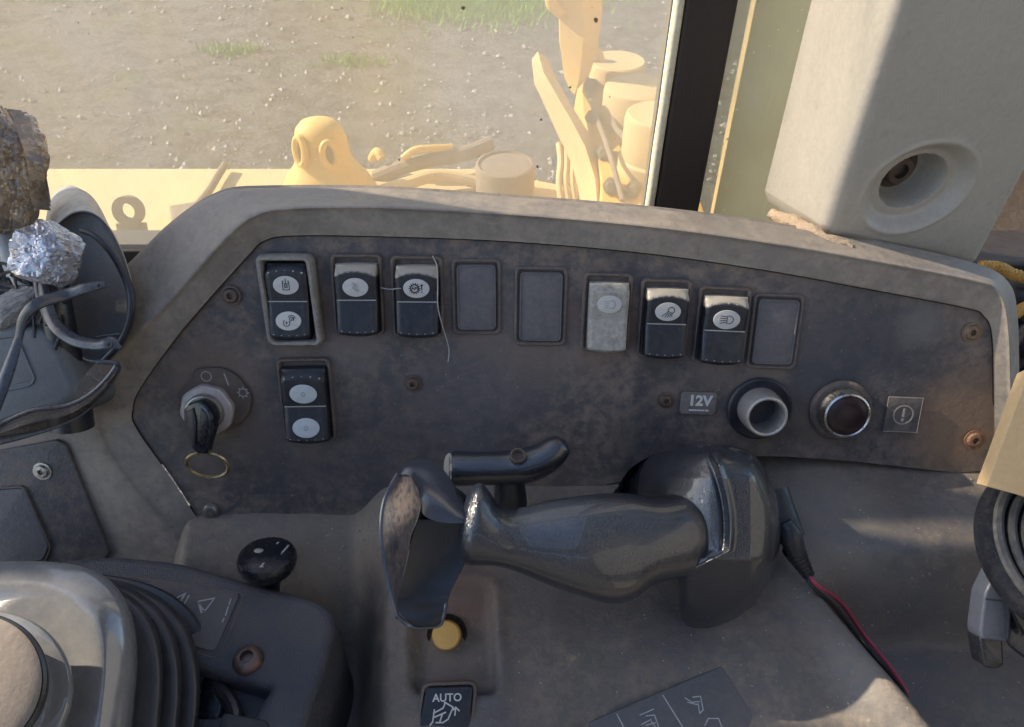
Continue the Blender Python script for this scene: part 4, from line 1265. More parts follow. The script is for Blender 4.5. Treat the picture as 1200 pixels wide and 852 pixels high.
# ================================================================ LEFT: pod, shroud, spectacles, taped lever
def crumple(c, rx, ry, rz, amp, freq, seed, axes=None, n=110, m=70, planes=46, spike=.10):
    """Crinkled film wrapped round something: flat facets of random planes with sharp folds between them."""
    ax = axes or (RT, UP, -FW)
    rn = random.Random(seed)
    pl_ = []
    for _ in range(planes):
        z = rn.uniform(-1, 1); b = rn.uniform(0, 2 * PI); q_ = math.sqrt(1 - z * z)
        pl_.append((V((q_ * math.cos(b), q_ * math.sin(b), z)), rn.uniform(1 - amp, 1 + amp * .3)))
    rings = []
    for i in range(m + 1):
        a = -PI / 2 + PI * i / m
        ring = []
        for k in range(n):
            b = 2 * PI * k / n
            d = V((max(math.cos(a), .02) * math.cos(b), math.sin(a), max(math.cos(a), .02) * math.sin(b)))
            r = min(h_ / max(.15, d.dot(v_)) for v_, h_ in pl_)
            s = d * freq + V((seed, seed * 2, 0))
            w1 = mnoise.noise(s * 1.6); w2 = mnoise.noise(s * 3.4 + V((w1, 0, w1)) * 2)
            r *= 1 + spike * (w1 - .5 * max(0, .16 - abs(w2)) / .16 + .25 * w2)
            ring.append(c + ax[0] * d.x * rx * r + ax[1] * d.y * ry * r + ax[2] * d.z * rz * r)
        rings.append(ring)
    mb = MB(); mb.loft(rings)
    return mb

sh = thing('round_lamp_shroud', 'light grey bucket-shaped shroud with a dark open face, left of the dashboard', 'shroud', P(90, 400, .52))
face = [(104, 246), (126, 262), (146, 300), (157, 345), (152, 388), (134, 416), (105, 425), (78, 405), (58, 365), (50, 318), (60, 272), (80, 250)]
fc = cat(face, 6, True)
DS = .43
def fring(k, d, dx=0, dy=0, cx=104, cy=325):
    return [P(cx + (p[0] - cx) * k + dx, cy + (p[1] - cy) * k + dy, d + .00016 * (325 - p[1]) * -1 * .0) for p in fc]
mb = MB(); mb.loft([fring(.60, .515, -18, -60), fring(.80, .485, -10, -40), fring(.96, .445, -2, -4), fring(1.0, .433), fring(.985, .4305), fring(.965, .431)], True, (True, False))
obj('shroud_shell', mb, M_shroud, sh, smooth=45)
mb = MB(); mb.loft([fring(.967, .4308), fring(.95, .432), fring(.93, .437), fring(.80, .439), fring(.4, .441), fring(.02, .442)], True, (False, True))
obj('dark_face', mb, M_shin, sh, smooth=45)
mb = MB(); mb.tube([P(96, 269, .426), P(112, 276, .425), P(131, 296, .424), P(147, 325, .423), P(154, 350, .423), P(151, 378, .424), P(140, 402, .425), P(120, 424, .427)], .0021, 10, 6)
solo('curved_cable', mb, M_cable, 'black cable bowed round the rim of the grey shroud', 'cable')

# steering column pod
pt = [(-40, 385), (18, 372), (58, 384), (72, 408), (92, 455), (88, 470), (70, 480), (10, 498), (-40, 512)]
pod = thing('instrument_pod', 'dark grey rounded pod with a triangular moulding at the left edge', 'instrument pod', P(20, 510, .47))
Mp = frame(P(20, 440, .415), RT, UP, -FW)
po_ = [V((Mp.inverted() @ P(p[0], p[1], .415)).xy) for p in pt]
mb = MB(Mp); mb.prism(round_poly(ccw(po_), .006, 5), -.07, 0, .006, seg=4)
obj('pod_shell', mb, M_pod, pod)
tri = [V((Mp.inverted() @ P(p[0], p[1], .415)).xy) for p in ((-30, 400), (20, 392), (42, 444), (38, 452), (-30, 466))]
mb = MB(Mp); tr_ = round_poly(ccw(tri), .003, 4)
mb.loft([[(p.x, p.y, z) for p in inset(tr_, d)] for d, z in ((-.0004, -.001), (0, .0009), (.0008, .0009), (.0012, .0002), (.002, .0003))], True, (False, True))
obj('triangular_moulding', mb, M_pod, pod)

def lever(name, label, pts, rad, mat, cat_='lever', n=12, flat=1.0):
    mb = MB(); mb.tube(pts, rad, n, 5, flat=flat)
    return solo(name, mb, mat, label, cat_)
lever('column_shaft', 'thick dark shaft rising behind the wrapped knob at the left', [P(62, 320, .418), P(68, 370, .420), P(76, 430, .430), P(84, 500, .44)], [.007, .008, .010, .012], M_cable, 'shaft', 16)
lever('bent_cable', 'black cable bent down beside the shroud and the spectacles', [P(48, 320, .415), P(50, 345, .414), P(60, 380, .412)], [.004, .004, .003], M_cable, 'cable')
lever('grey_lever_stalk', 'pale grey stalk leaning at the far left edge under the brown tape', [P(-12, 215, .45), P(4, 272, .452), P(22, 318, .455), P(36, 352, .458)], [.006, .0065, .007, .007], M_shroud, 'stalk', 14)
mb = crumple(P(-2, 190, .44), .0275, .040, .022, .30, 1.7, 3, planes=44, spike=.08)
tp = solo('taped_bundle', mb, M_tape, 'crumpled brown tape wrapped round a lever at the upper left edge', 'tape wrapping', smooth=14)
mb = MB()
for k in range(3):
    pts = [P(14 + 4 * k, 128 + 3 * k, .425), P(30 + 5 * k, 160 + 14 * k, .420 - .003 * k), P(44, 205 + 12 * k, .424), P(50, 236 + 5 * k, .428)]
    rr = [[p + UP * 0 for p in cat([list(p) for p in pts], 5)]]
    q = [V(p) for p in cat([list(p) for p in pts], 5)]
    mb.loft([[p - RT * .003 - FW * .001 * k, p, p + RT * .0035 + FW * .002] for p in q], closed=False)
obj('loose_tape_edge', mb, M_tape, tp, smooth=60)
mb = crumple(P(59, 300, .405), .0235, .0195, .013, .34, 1.7, 8, planes=60, spike=.07)
kn = solo('wrapped_lever_knob', mb, M_foil, 'lever knob wrapped in crinkled silvery film, in front of the grey shroud', 'wrapped knob', smooth=14)
mb = crumple(P(30, 352, .418), .024, .011, .010, .4, 2.0, 5, axes=((RT * .9 + UP * .42).normalized(), (UP * .9 - RT * .42).normalized(), -FW))
solo('dirty_paper_wrap', mb, M_paper, 'dirty crumpled paper bunched below the wrapped knob', 'paper', smooth=25)
mb = crumple(P(70, 384, .424), .013, .007, .006, .5, 2.2, 9)
solo('torn_tape_scrap', mb, M_paper, 'small torn scrap hanging above the spectacle arm', 'scrap', smooth=25)
mb = crumple(P(6, 330, .47), .022, .018, .012, .35, 1.8, 1)
solo('black_rag', mb, M_cable, 'dark crumpled rag in the shadow at the left edge', 'rag', smooth=30)

mb = MB()
rw_ = random.Random(12)
for k in range(7):
    a = P(rw_.uniform(-10, 30), rw_.uniform(300, 340), .425); b = P(rw_.uniform(30, 75), rw_.uniform(330, 372), .415)
    m_ = (a + b) / 2 + UP * rw_.uniform(-.012, .012) - FW * rw_.uniform(.002, .012); m2 = b + RT * rw_.uniform(-.012, .01) - UP * rw_.uniform(.008, .022)
    mb.tube([a, m_, b, m2], rw_.uniform(.0006, .0013), 7, 6)
o = solo('tangled_wires', mb, M_cable, 'tangle of thin black wires below the wrapped knob', 'wires')
mb = MB(); mb.tube([P(118, 448, .43), P(92, 430, .436), P(88, 414, .44), P(110, 396, .44), P(140, 391, .437)], .0004, 6, 6)
solo('stray_thread', mb, M_inkl, 'pale stray thread between the spectacle lens and the shroud', 'thread')
# safety spectacles hanging upside down
sg = thing('safety_glasses', 'pair of dusty safety glasses lying upside down with curved arms at the left', 'safety glasses', P(60, 505, .42))
mb = MB(); mb.tube([P(22, 396, 0.3930), P(28, 372, 0.3900), P(44, 356, 0.3880), (P(75, 346, .398)), P(100, 338, .397), P(124, 333, .397)], [.0022, .0026, .0030, .0030, .0028, .0018], 12, 6, flat=.55, nrm=(-FW))
a1 = obj('temple_arm', mb, M_bluegrey, sg)
mb = MB(); mb.tube([P(50, 325, 0.4130), P(54, 352, 0.4080), P(64, 380, 0.4020), P(86, 398, 0.3970), P(112, 404, 0.3940), P(128, 402, 0.3930), P(142, 408, 0.3930)], [.0030, .0032, .0034, .0032, .0030, .0036, .0008], 12, 6, flat=.55, nrm=(-FW))
obj('temple_arm', mb, M_bluegrey, sg)
mb = MB(); mb.tube([P(22, 396, 0.3930), P(12, 428, 0.3910), P(2, 456, 0.3900), P(-14, 500, 0.3900)], [.0022, .0032, .0034, .0030], 12, 5, flat=.5, nrm=(-FW))
obj('temple_arm', mb, M_bluegrey, sg)
for (x, y, d, nm) in ((117, 335, .3825, 'cord_hole'), (129, 404, .3905, 'cord_hole')):
    zx = (-FW).normalized()
    obj(nm, MB(frame(P(x, y, d), RT, UP, -FW)).lathe([(.0012, -.0005), (.0012, .0004), (.0006, .0002), (.0003, -.0002)], n=14), M_inkd, sg)
top = [(-16, 506), (10, 492), (40, 480), (78, 475), (104, 463), (124, 445), (137, 428), (130, 425), (112, 424)]
bot = [(-16, 520), (12, 514), (40, 508), (72, 498), (100, 483), (124, 459), (140, 433), (136, 428), (120, 424)]
inn = [(-16, 498), (20, 484), (50, 478), (82, 470), (92, 452), (104, 434), (114, 423), (114, 423), (113, 423)]
ct, cb, ci = cat(top, 5), cat(bot, 5), cat(inn, 5)
mb = MB()
mb.loft([[P(p[0], p[1], 0.3920) for p in ct], [P((p[0] + q[0]) / 2, (p[1] + q[1]) / 2 + 1, 0.3880) for p, q in zip(ct, cb)], [P(p[0], p[1], 0.3940) for p in cb], [P(p[0], p[1] - 1, 0.3960) for p in cb],
         [P((p[0] + q[0]) / 2, (p[1] + q[1]) / 2, 0.3910) for p, q in zip(ct, cb)], [P(p[0], p[1], 0.3935) for p in ct]], closed=False)
obj('lens', mb, M_lens, sg, smooth=60)
mb = MB()
mb.loft([[P(p[0], p[1], 0.3920) for p in ct], [P((p[0] + q[0]) / 2, (p[1] + q[1]) / 2 + 1, 0.3990) for p, q in zip(ct, ci)], [P(p[0], p[1], 0.4060) for p in ci]], closed=False)
obj('lens', mb, M_lens, sg, smooth=60)
mb = MB(); mb.tube([P(p[0], p[1], 0.3915) for p in top], [.0011] * 6 + [.0016, .0014, .001], 8, 5)
obj('rim', mb, M_bluegrey, sg)
mb = MB(); mb.tube([P(p[0], p[1], 0.3940) for p in bot], [.0022, .0020, .0012, .0008, .0006, .0006, .0008, .0008, .0006], 8, 5)
obj('lower_rim', mb, M_bluegrey, sg)

# ================================================================ WINDOW WALL
YP = .50                         # the pane stands 0.5 m ahead of the eye
def wy(px, py, y=YP): return on_y(px, py, y)
zlow = -.327
def xyz(x, y, z): return EYE + V((x, y, z))
XR, XP, XC = .0978, .1368, .186
wnd = thing('front_window', 'large dusty front window pane looking out on gravel and yellow machine parts', 'window', xyz(-.35, YP, zlow))
mb = MB(); mb.box(-.45 + XR / 2, 0, 0, .9 + XR, .005, 1.6 )
mb = MB()
x0, x1 = -.95, XR - .001
mb.add([xyz(x0, YP, zlow), xyz(x1, YP, zlow), xyz(x1 + .006, YP, .45), xyz(x0, YP, .45)], [(0, 1, 2, 3)])
mb.v = [p for p in mb.v]
obj('pane', mb, M_glass, wnd, smooth=0)
mb = MB(); rs_ = random.Random(4)
spots = [(543, 9, 2.4), (698, 23, 2.2), (630, 195, 1.6), (668, 102, 1.4), (468, 187, 1.2), (634, 140, 1.5)] + [(rs_.uniform(60, 780), rs_.uniform(-10, 205), rs_.uniform(.3, .8)) for _ in range(40)]
for (px, py, r_) in spots:
    c = wy(px, py) - V((0, .0006, 0)); k = .0006 * r_
    n_ = 7; a0 = rs_.uniform(0, 6)
    ring = [c + V((math.cos(a0 + j * 2 * PI / n_) * k * rs_.uniform(.5, 1.2), 0, math.sin(a0 + j * 2 * PI / n_) * k * rs_.uniform(.7, 1.6))) for j in range(n_)]
    mb.add(ring, [tuple(range(n_))])
sp_o = obj('dirt_specks', mb, surf('dried_speck', (.20, .15, .07), (.34, .27, .14), .8, .7, .9, 300, .1, 300), wnd, smooth=0); sp_o['kind'] = 'stuff'
# seals
mb = MB()
prof = rrect(.0052, .012, .002, 4)
mb.loft([[xyz(XR + .0031 + p.x + (z - zlow) * .0085, YP - .002 + p.y, z) for p in prof] for z in np.linspace(zlow - .03, .45, 30)])
for i, p in enumerate(mb.v): mb.v[i] = p + V((.0005 * mnoise.noise(p * 60), 0, 0))
obj('side_seal', mb, M_seal, wnd)
mb = MB(); mb.prism(rrect(1.05, .014, .003, 3, cx=-.42, cy=YP - .002), EYE.z + zlow - .012, EYE.z + zlow, .002); 
mb.v = [V((p.x + EYE.x, p.y + EYE.y, p.z)) for p in mb.v]
obj('bottom_seal', mb, M_post, wnd)
mb = MB(); mb.prism(rrect(1.5, .05, .004, 3, cx=-.20, cy=YP + .018), EYE.z + zlow - .25, EYE.z + zlow - .013, .003)
solo('window_sill', mb, M_post, 'black sill under the front window glimpsed left of the dashboard', 'window sill')
mb = MB()
pf = round_poly([V((XR + .0064, YP - .008)), V((XP, YP - .008)), V((XP, YP + .05)), V((XR + .0064, YP + .05))], .004, 4)
mb.loft([[xyz(p.x + (z - zlow) * .004, p.y, z) for p in pf] for z in np.linspace(zlow - .25, .5, 8)])
solo('window_post', mb, M_post, 'black upright post at the right end of the front window', 'post')
sw_ = thing('side_window', 'grimy yellowed side pane between the black post and the cream cover', 'window', xyz(.18, YP, zlow))
mb = MB(); mb.add([xyz(XP + .001, YP + .012, zlow - .1), xyz(.36, YP + .012, zlow - .1), xyz(.36, YP + .012, .5), xyz(XP + .001, YP + .012, .5)], [(0, 1, 2, 3)])
obj('pane', mb, M_sideglass, sw_, smooth=0)
mb = MB(); mb.prism([V((.285, .95)), V((.80, .95)), V((.90, 1.6)), V((.47, 1.6))], EYE.z - 1.5, EYE.z + .25, .04)
solo('yellow_side_body', mb, M_yellow2, 'yellow bodywork seen blurred through the grimy side pane', 'bodywork')

# ================================================================ CREAM COVER (upper right)
cvL, cvF, cvR = V((.1700, .462)), V((.1815, .383)), V((.296, .405))
cv = thing('cream_plastic_cover', 'large cream plastic pillar cover with a deep round bolt recess, upper right', 'cover', xyz(.24, .42, -.28))
fd = (cvR - cvF).normalized(); fl = (cvR - cvF).length
fnrm = V((fd.y, -fd.x))          # outward, towards the seat
def zbot(s):                     # lower edge along the front face, falls to the right
    return -.2470 - .33 * max(0, s) * 1.0 if s >= 0 else -.2470 + .26 * s
# hole centre in face coordinates
def face_hit(px, py):
    o = xyz(cvF.x, cvF.y, 0); n = V((fnrm.x, fnrm.y, 0))
    q = on_plane(px, py, o, n) - EYE
    return (V((q.x, q.y)) - cvF).dot(fd), q.z
hs_, hz_ = face_hit(1076, 222)
rw = abs(face_hit(1133, 222)[0] - face_hit(1020, 222)[0]) / 2
rv = abs(face_hit(1076, 178)[1] - face_hit(1076, 270)[1]) / 2
def hole(s, z):
    r = math.hypot((s - hs_) / rw, (z - hz_) / rv)
    # offset inner well: its floor sits up and left of the rim as in a moulded pocket
    r2 = math.hypot((s - hs_ - .0010) / (rw * .66), (z - hz_ - .001) / (rv * .66))
    d = 0
    if r < 1.08:
        t = min(1, max(0, (1.08 - r) / .30)); d -= .0075 * t * t * (3 - 2 * t)
    if r < 1.25 and r > .95: d += .0006 * math.exp(-((r - 1.1) / .05) ** 2)
    if r2 < 1:
        t = min(1, (1 - r2) / .16); d -= .019 * t * t * (3 - 2 * t)
    return d
R0 = .010                        # radius of the fold
ss = sorted(set([round(v, 5) for v in list(np.linspace(R0, fl - .008, 40)) + list(np.linspace(hs_ - rw * 1.3, hs_ + rw * 1.3, 90)) if R0 <= v <= fl - .008]))
zt = .42
NZ = sorted(set(list(np.linspace(0, 1, 60)) + [((hz_ + v) + .262) / (zt + .262) for v in np.linspace(-rv * 1.3, rv * 1.3, 80)]))
plan = []                        # (x, y, s, front?)
ld_ = (cvL - cvF).normalized()
for t in np.linspace(1, .12, 16): plan.append((cvF + ld_ * ((cvL - cvF).length * t), -(cvL - cvF).length * t, None, V((-ld_.y, ld_.x))))
a_, b_ = cvF + ld_ * .0085, cvF + fd * R0
for k in range(1, 8):
    t = k / 8
    plan.append((a_ * (1 - t) ** 2 + cvF * 2 * t * (1 - t) + b_ * t * t, (-.0085) * (1 - t) + R0 * t, None, (V((-ld_.y, ld_.x)) * (1 - t) + fnrm * t).normalized()))
for s in ss: plan.append((cvF + fd * s, s, s, fnrm))
e0 = cvF + fd * (fl - .008); e1 = cvR + V((.010, .028))
for k in range(1, 9):
    t = k / 8
    plan.append((e0 * (1 - t) ** 2 + cvR * 2 * t * (1 - t) + (cvR + V((.004, .014))) * t * t, fl - .008 + .02 * t, None, (fnrm * (1 - t) + V((1, -.3)) * t).normalized()))
plan.append((cvR + V((.03, .09)), fl + .06, None, V((1, 0))))
rows = []
for t in NZ:
    row = []
    for (p, s, fs_, n2) in plan:
        zb = zbot(s) if s < fl else zbot(fl) + (s - fl) * .3
        z = zb + (zt - zb) * t
        q = p.copy()
        if fs_ is not None:
            q = q + fnrm * hole(fs_, z)
        dz = z - zb
        if dz < .007: q = q - n2 * (.004 * (1 - dz / .007) ** 2)
        q = q + n2 * .0007 * mnoise.noise(V((p.x * 25, p.y * 25, z * 12)))
        # the right edge leans outwards as it rises
        if s > fl * .5: q = q + fd * ((s / fl - .5) * .10 * max(0, z - zb))
        row.append(xyz(q.x, q.y, z))
    rows.append(row)
bt_ = []
for (p, s, fs_, n2), q in zip(plan, rows[0]):
    bt_.append(q + V((-n2.x * .02, -n2.y * .02, .0)))
mb = MB(); mb.loft([bt_] + rows, closed=False)
obj('cover_shell', mb, M_cream, cv, smooth=50)
bc = cvF + fd * (hs_ + .001) - fnrm * .0255
zx = V((fnrm.x, fnrm.y, 0)); yx = V((0, 0, 1)); Mx = frame(xyz(bc.x, bc.y, hz_ + .001), yx.cross(zx), yx, zx)
obj('washer', MB(Mx).lathe([(.0128, -.002), (.0128, .0012), (.0120, .0016), (.0080, .0016)], n=32, caps=(False, False)), M_dark_steel, cv)
obj('bolt', MB(Mx).lathe([(.0088, .0), (.0088, .0050), (.0078, .0062), (.0046, .0062), (.0044, .0030), (.0003, .0030)], n=30, caps=(False, True)), M_dark_steel, cv)
# foam strip under its left foot
mb = MB()
fpts = [P(903, 251, .475), P(930, 262, .463), P(950, 273, .452), P(970, 281, .445), P(1000, 288, .440)]
mb.tube(fpts, [.0030, .0050, .0048, .0035, .0012], 16, 10)
for i, p in enumerate(mb.v): mb.v[i] = p + V((1, 1, 1)) * .0011 * mnoise.noise(p * 300)
solo('foam_strip', mb, M_foam, 'torn beige foam strip squeezed under the cream cover', 'foam strip')

# ================================================================ RIGHT EDGE
Mc = frame(P(1200, 510, .36), RT, UP, -FW)
tc_ = [V((Mc.inverted() @ P(p[0], p[1], .36)).xy) for p in ((1156, 570), (1205, 438), (1330, 380), (1340, 640), (1205, 583))]
mb = MB(Mc); mb.prism(round_poly(ccw(tc_), .0008, 2), -.008, .0, .0004)
solo('tan_armrest_pad', mb, M_tan, 'tan pad with a straight edge jutting in from the right', 'armrest pad')
rg = thing('ridged_round_housing', 'black round housing with concentric grey ridges under the tan pad at the right edge', 'housing', P(1230, 760, .38))
Mr = frame(P(1271, 640, .372), RT, (UP * .9 + FW * .43).normalized(), (UP * .43 - FW * .9).normalized())
k = .372 / 900
prof = [(118 * k, -.035), (118 * k, -.012), (114 * k, -.002)]
mb = MB(Mr); mb.lathe([(100 * k, -.016), (111 * k, -.012), (113 * k, -.006), (110 * k, -.0005), (104 * k, .0)], n=90, caps=(False, False))
obj('drum_side', mb, M_gloss, rg)
mb = MB(Mr); pr = [(104 * k, .0)]
for q_ in range(5):
    r = (102 - 15 * q_)
    pr += [(r * k, .0016), ((r - 5) * k, .0024), ((r - 9) * k, .0016), ((r - 11) * k, -.0018), ((r - 13.5) * k, -.0018)]
pr += [(24 * k, .001), (1 * k, .001)]
mb.lathe(pr, n=90, caps=(False, True))
obj('ridged_face', mb, M_ridge, rg)
cl = thing('webbing_buckle', 'blue-grey plastic buckle with a black tab below the ridged housing', 'buckle', P(1165, 755, .41))
Mk_ = frame(P(1164, 720, .385), (RT * .98 - UP * .1).normalized() * .85, (UP * .98 + RT * .1).normalized() * .85, -FW * .85)
obj('buckle_body', MB(Mk_).prism(round_poly([V(p) for p in ((-.0080, .012), (-.002, .028), (.001, .028), (.0085, .010), (.0095, -.012), (.008, -.015), (-.007, -.015), (-.0085, -.010))][::-1], .002, 4), -.010, .003, .0018), M_clip, cl)
obj('release_groove', MB(Mk_).box(.0, .0095, .003, .0150, .0006, .0006), M_inkd, cl, smooth=0)
obj('black_tab', MB(Mk_).prism(round_poly([V(p) for p in ((-.006, -.0145), (.008, -.0145), (.0105, -.030), (.006, -.033), (-.001, -.032))][::-1], .002, 3), -.014, -.001, .0015), M_gloss, cl)
mb = MB(); mb.tube([P(1176, 716, .388), P(1186, 740, .386), P(1196, 752, .386), P(1230, 775, .386)], [.005, .006, .006, .006], 12, 5, flat=.5)
obj('strap', mb, M_gloss, cl)
# outer things glimpsed in the gap at the right
mb = MB()
def rope(pts, r):
    q = [V(p) for p in cat([list(p) for p in pts], 14)]
    m_ = MB()
    for s in range(3):
        st = []
        for i, p in enumerate(q):
            a = i * .75 + s * 2 * PI / 3
            st.append(p + UP * math.cos(a) * r * .5 + FW * math.sin(a) * r * .5)
        m_.tube(st, r * .62, 7, 1)
    return m_
solo('orange_rope', rope([P(1150, 312, .56), P(1172, 314, .56), P(1190, 322, .56), P(1225, 330, .56)], .0042), M_rope, 'upper length of frayed orange rope behind the right corner of the dashboard', 'rope')
solo('orange_rope', rope([P(1180, 376, .56), P(1192, 366, .56), P(1206, 358, .56), P(1232, 350, .56)], .0042), M_rope, 'lower length of orange rope crossing the dark gap by the tan pad', 'rope')
lever('dark_hose', 'dark hose looped behind the right end of the dashboard', [P(1150, 330, .60), P(1180, 340, .59), P(1205, 352, .58), P(1240, 385, .58)], .016, M_cable, 'hose', 18)
lever('lower_dark_hose', 'dark hose below the orange rope, beside the dashboard end', [P(1180, 420, .60), P(1200, 405, .59), P(1230, 380, .58)], .018, M_gloss, 'hose', 18)
lever('black_guard_rail', 'black horizontal rail seen through the gap right of the cream cover', [P(1120, 292, .66), P(1180, 290, .66), P(1280, 286, .66)], .0085, M_gloss, 'rail', 18)
# cab side wall, right: a dark sheet below a side window
mb = MB(); mb.box(EYE.x + .60, EYE.y + .30, EYE.z - .60, .03, 1.6, .56)
solo('cab_side_wall', mb, M_post, 'dark lower side wall of the cab behind the hoses at the right', 'wall')

mb = MB()  # unseen roof, added to dim the cab; its opening is made up for sky light
for (x0_, x1_, y0_, y1_) in ((-.98, .72, .50, .58), (-.98, .72, -1.25, -.95), (-.98, -.62, -.95, .50), (.30, .72, -.95, .50)):
    mb.box(EYE.x + (x0_ + x1_) / 2, EYE.y + (y0_ + y1_) / 2, EYE.z + .58, x1_ - x0_, y1_ - y0_, .05)
o = solo('unseen_cab_roof', mb, M_cabin, 'cab roof unseen overhead, with an opening added for sky light', 'roof'); o['kind'] = 'structure'
mb = MB(); mb.box(-.13, -1.27, EYE.z - .35, 1.7, .04, 1.3); mb.box(-.13, -1.27, EYE.z + .5, 1.7, .04, .16)  # unseen wall, added to hold back sky light from behind
o = solo('unseen_rear_wall', mb, M_cabin, 'unseen cab rear wall, added to dim light from behind', 'wall'); o['kind'] = 'structure'
mb = MB(); mb.box(.66, -.50, EYE.z - .2, .04, 1.5, 1.5)  # unseen panel, added to keep side light off the cream cover
o = solo('side_shade_panel', mb, M_cabin, 'unseen side panel, added to shade the cream cover', 'wall'); o['kind'] = 'structure'
mb = MB()  # unseen sheets, added to block the sun; their gaps shape the lit patches
for (x0_, x1_, z0_, z1_) in ((-.60, -.345, -.68, .092), (-.60, -.515, .092, .20), (-.515, -.345, .155, .20), (-1.0, -.64, -.68, .25), (-1.40, -.93, -.68, .40)):
    mb.box((x0_ + x1_) / 2, .455, EYE.z + (z0_ + z1_) / 2, x1_ - x0_, .010, z1_ - z0_)
o = solo('sun_blocking_sheets', mb, M_post, 'unseen sheets left of the front window, added to shape the sun patches', 'post'); o['kind'] = 'structure'

# ================================================================ OUTSIDE: the machine's front deck
M_unused = None
def box_world(a, b, mat, name, label, cat_, ch=.004):
    c = [(p + q) / 2 for p, q in zip(a, b)]; w = [abs(q - p) for p, q in zip(a, b)]
    mb = MB(); mb.box(*c, *w, ch=ch)
    return solo(name, mb, mat, label, cat_)
ZD = -1.0
f1 = on_z(40, 197, ZD); f0 = on_z(40, 300, ZD)
deck = thing('machine_deck', 'yellow painted steel deck plate outside below the window', 'deck', V((-.3, f1.y, EYE.z + ZD - .1)))
mb = MB(); mb.prism([V((-2.6, f0.y - .55)), V((.62, f0.y - .55)), V((.62, f1.y - .28)), V((-.1, f1.y)), V((-2.6, f1.y))], EYE.z + ZD - .05, EYE.z + ZD, .006)
obj('deck_plate', mb, M_yellow2, deck)
mb = MB(); mb.box(-.9, f0.y - .02, EYE.z + ZD + .006, 2.6, .025, .012, ch=.003)
obj('deck_edge_strip', mb, M_seal, deck)
# lifting eye
le = on_z(160, 284, ZD)
M = frame(le, V((1, 0, 0)), V((0, .35, .94)).normalized(), V((0, -.94, .35)).normalized())
k = 1.72 / 900
ey = thing('lifting_eye', 'grey steel lifting eye standing on the yellow deck', 'lifting eye', M)
ov = [(-18, 0), (-18, 30)] + [(18 * math.cos(R(a)), 36 + 18 * math.sin(R(a))) for a in range(180, -1, -15)] + [(18, 30), (18, 0)]
mb = MB(M)
out_ = [V((18 * math.cos(R(a)), 40 + 18 * math.sin(R(a)))) for a in range(0, 360, 10)]
inn_ = [V((9.5 * math.cos(R(a)), 40 + 9.5 * math.sin(R(a)))) for a in range(0, 360, 10)]
mb.loft([[(p.x * k, p.y * k, z) for p in r] for r, z in ((out_, 0), (out_, .02), (inn_, .02), (inn_, 0), (out_, 0))], True, (False, False))
obj('eye_ring', mb, M_mblk, ey)
mb = MB(M); mb.box(0, 10 * k, .0085, 35 * k, 30 * k, .015, ch=.002)
obj('eye_shank', mb, M_mblk, ey)
mb = MB(M); mb.box(0, -1 * k, .02, 60 * k, 6 * k, .05, ch=.002)
obj('foot_plate', mb, M_yellow2, ey)
# clamp and cable on the deck
def onD(px, py, h=0.0): return on_z(px, py, ZD + h) 
mb = MB(); mb.prism([V(onD(*p, .03).xy) for p in ((197, 240), (236, 234), (258, 238), (250, 258), (215, 262), (200, 256))], EYE.z + ZD, EYE.z + ZD + .03, .008)
hc = thing('cable_clamp', 'dark clamp block on the yellow deck with a cable running from it', 'clamp', onD(225, 250))
obj('clamp_block', mb, M_mblk, hc)
mb = MB(); mb.tube([onD(232, 240, .02), onD(246, 222, .02), onD(256, 205, .02), onD(264, 193, .02)], .010, 10, 4)
solo('deck_cable', mb, M_mblk, 'dark cable crossing the yellow deck beside the cast dome', 'cable')
# cast yellow dome with two eyes
def onY(px, py, y): return on_y(px, py, y)
dc = on_z(388, 232, ZD)
dm_ = thing('yellow_cast_cap', 'domed yellow casting with two lifting slots at its top', 'casting', dc)
kd = dc.y / .86 / 900 * .93
mb = MB(Matrix.Translation(dc) @ Matrix.Diagonal((1, .8, 1, 1)))
mb.lathe([(66 * kd, -.06), (62 * kd, .0), (56 * kd, .035), (48 * kd, .065), (39 * kd, .088), (33 * kd, .108), (31 * kd, .135), (30 * kd, .165), (27 * kd, .188), (20 * kd, .204), (11 * kd, .211), (1 * kd, .213)], n=56)
obj('dome', mb, M_yellow, dm_, smooth=60)
for az, zz, hh_ in ((-38, .150, .034), (24, .145, .030)):
    rr = 31 * kd
    c = dc + V((rr * math.sin(R(az)), -.8 * rr * math.cos(R(az)), zz))
    zx_ = V((math.sin(R(az)), -math.cos(R(az)), .12)).normalized(); yx_ = (V((0, 0, 1)) - zx_ * zx_.z).normalized()
    Ms_ = frame(c, yx_.cross(zx_), yx_, zx_)
    el = [V((.017 * math.cos(2 * PI * q_ / 24), hh_ * math.sin(2 * PI * q_ / 24))) for q_ in range(24)]
    m_ = MB(Ms_); m_.tube([(p.x, p.y, .004) for p in el] + [(el[0].x, el[0].y, .004)], .0085, 8, 1)
    sl_ = obj('lifting_slot', m_, M_yellow, dm_)
    obj('dark_opening', MB(Ms_).prism(el, -.02, .0035), M_mblk, sl_)
# black canister
cb_ = on_z(592, 232, ZD)
mb = MB(Matrix.Translation(cb_)); rk_ = 37 * 1.8 / 900
mb.lathe([(rk_, -.1), (rk_, .085), (rk_ * .97, .095), (rk_ * .9, .097), (rk_ * .88, .092), (.002, .093)], n=44)
solo('black_canister', mb, M_mblk, 'dusty black round canister standing right of the yellow casting', 'canister')
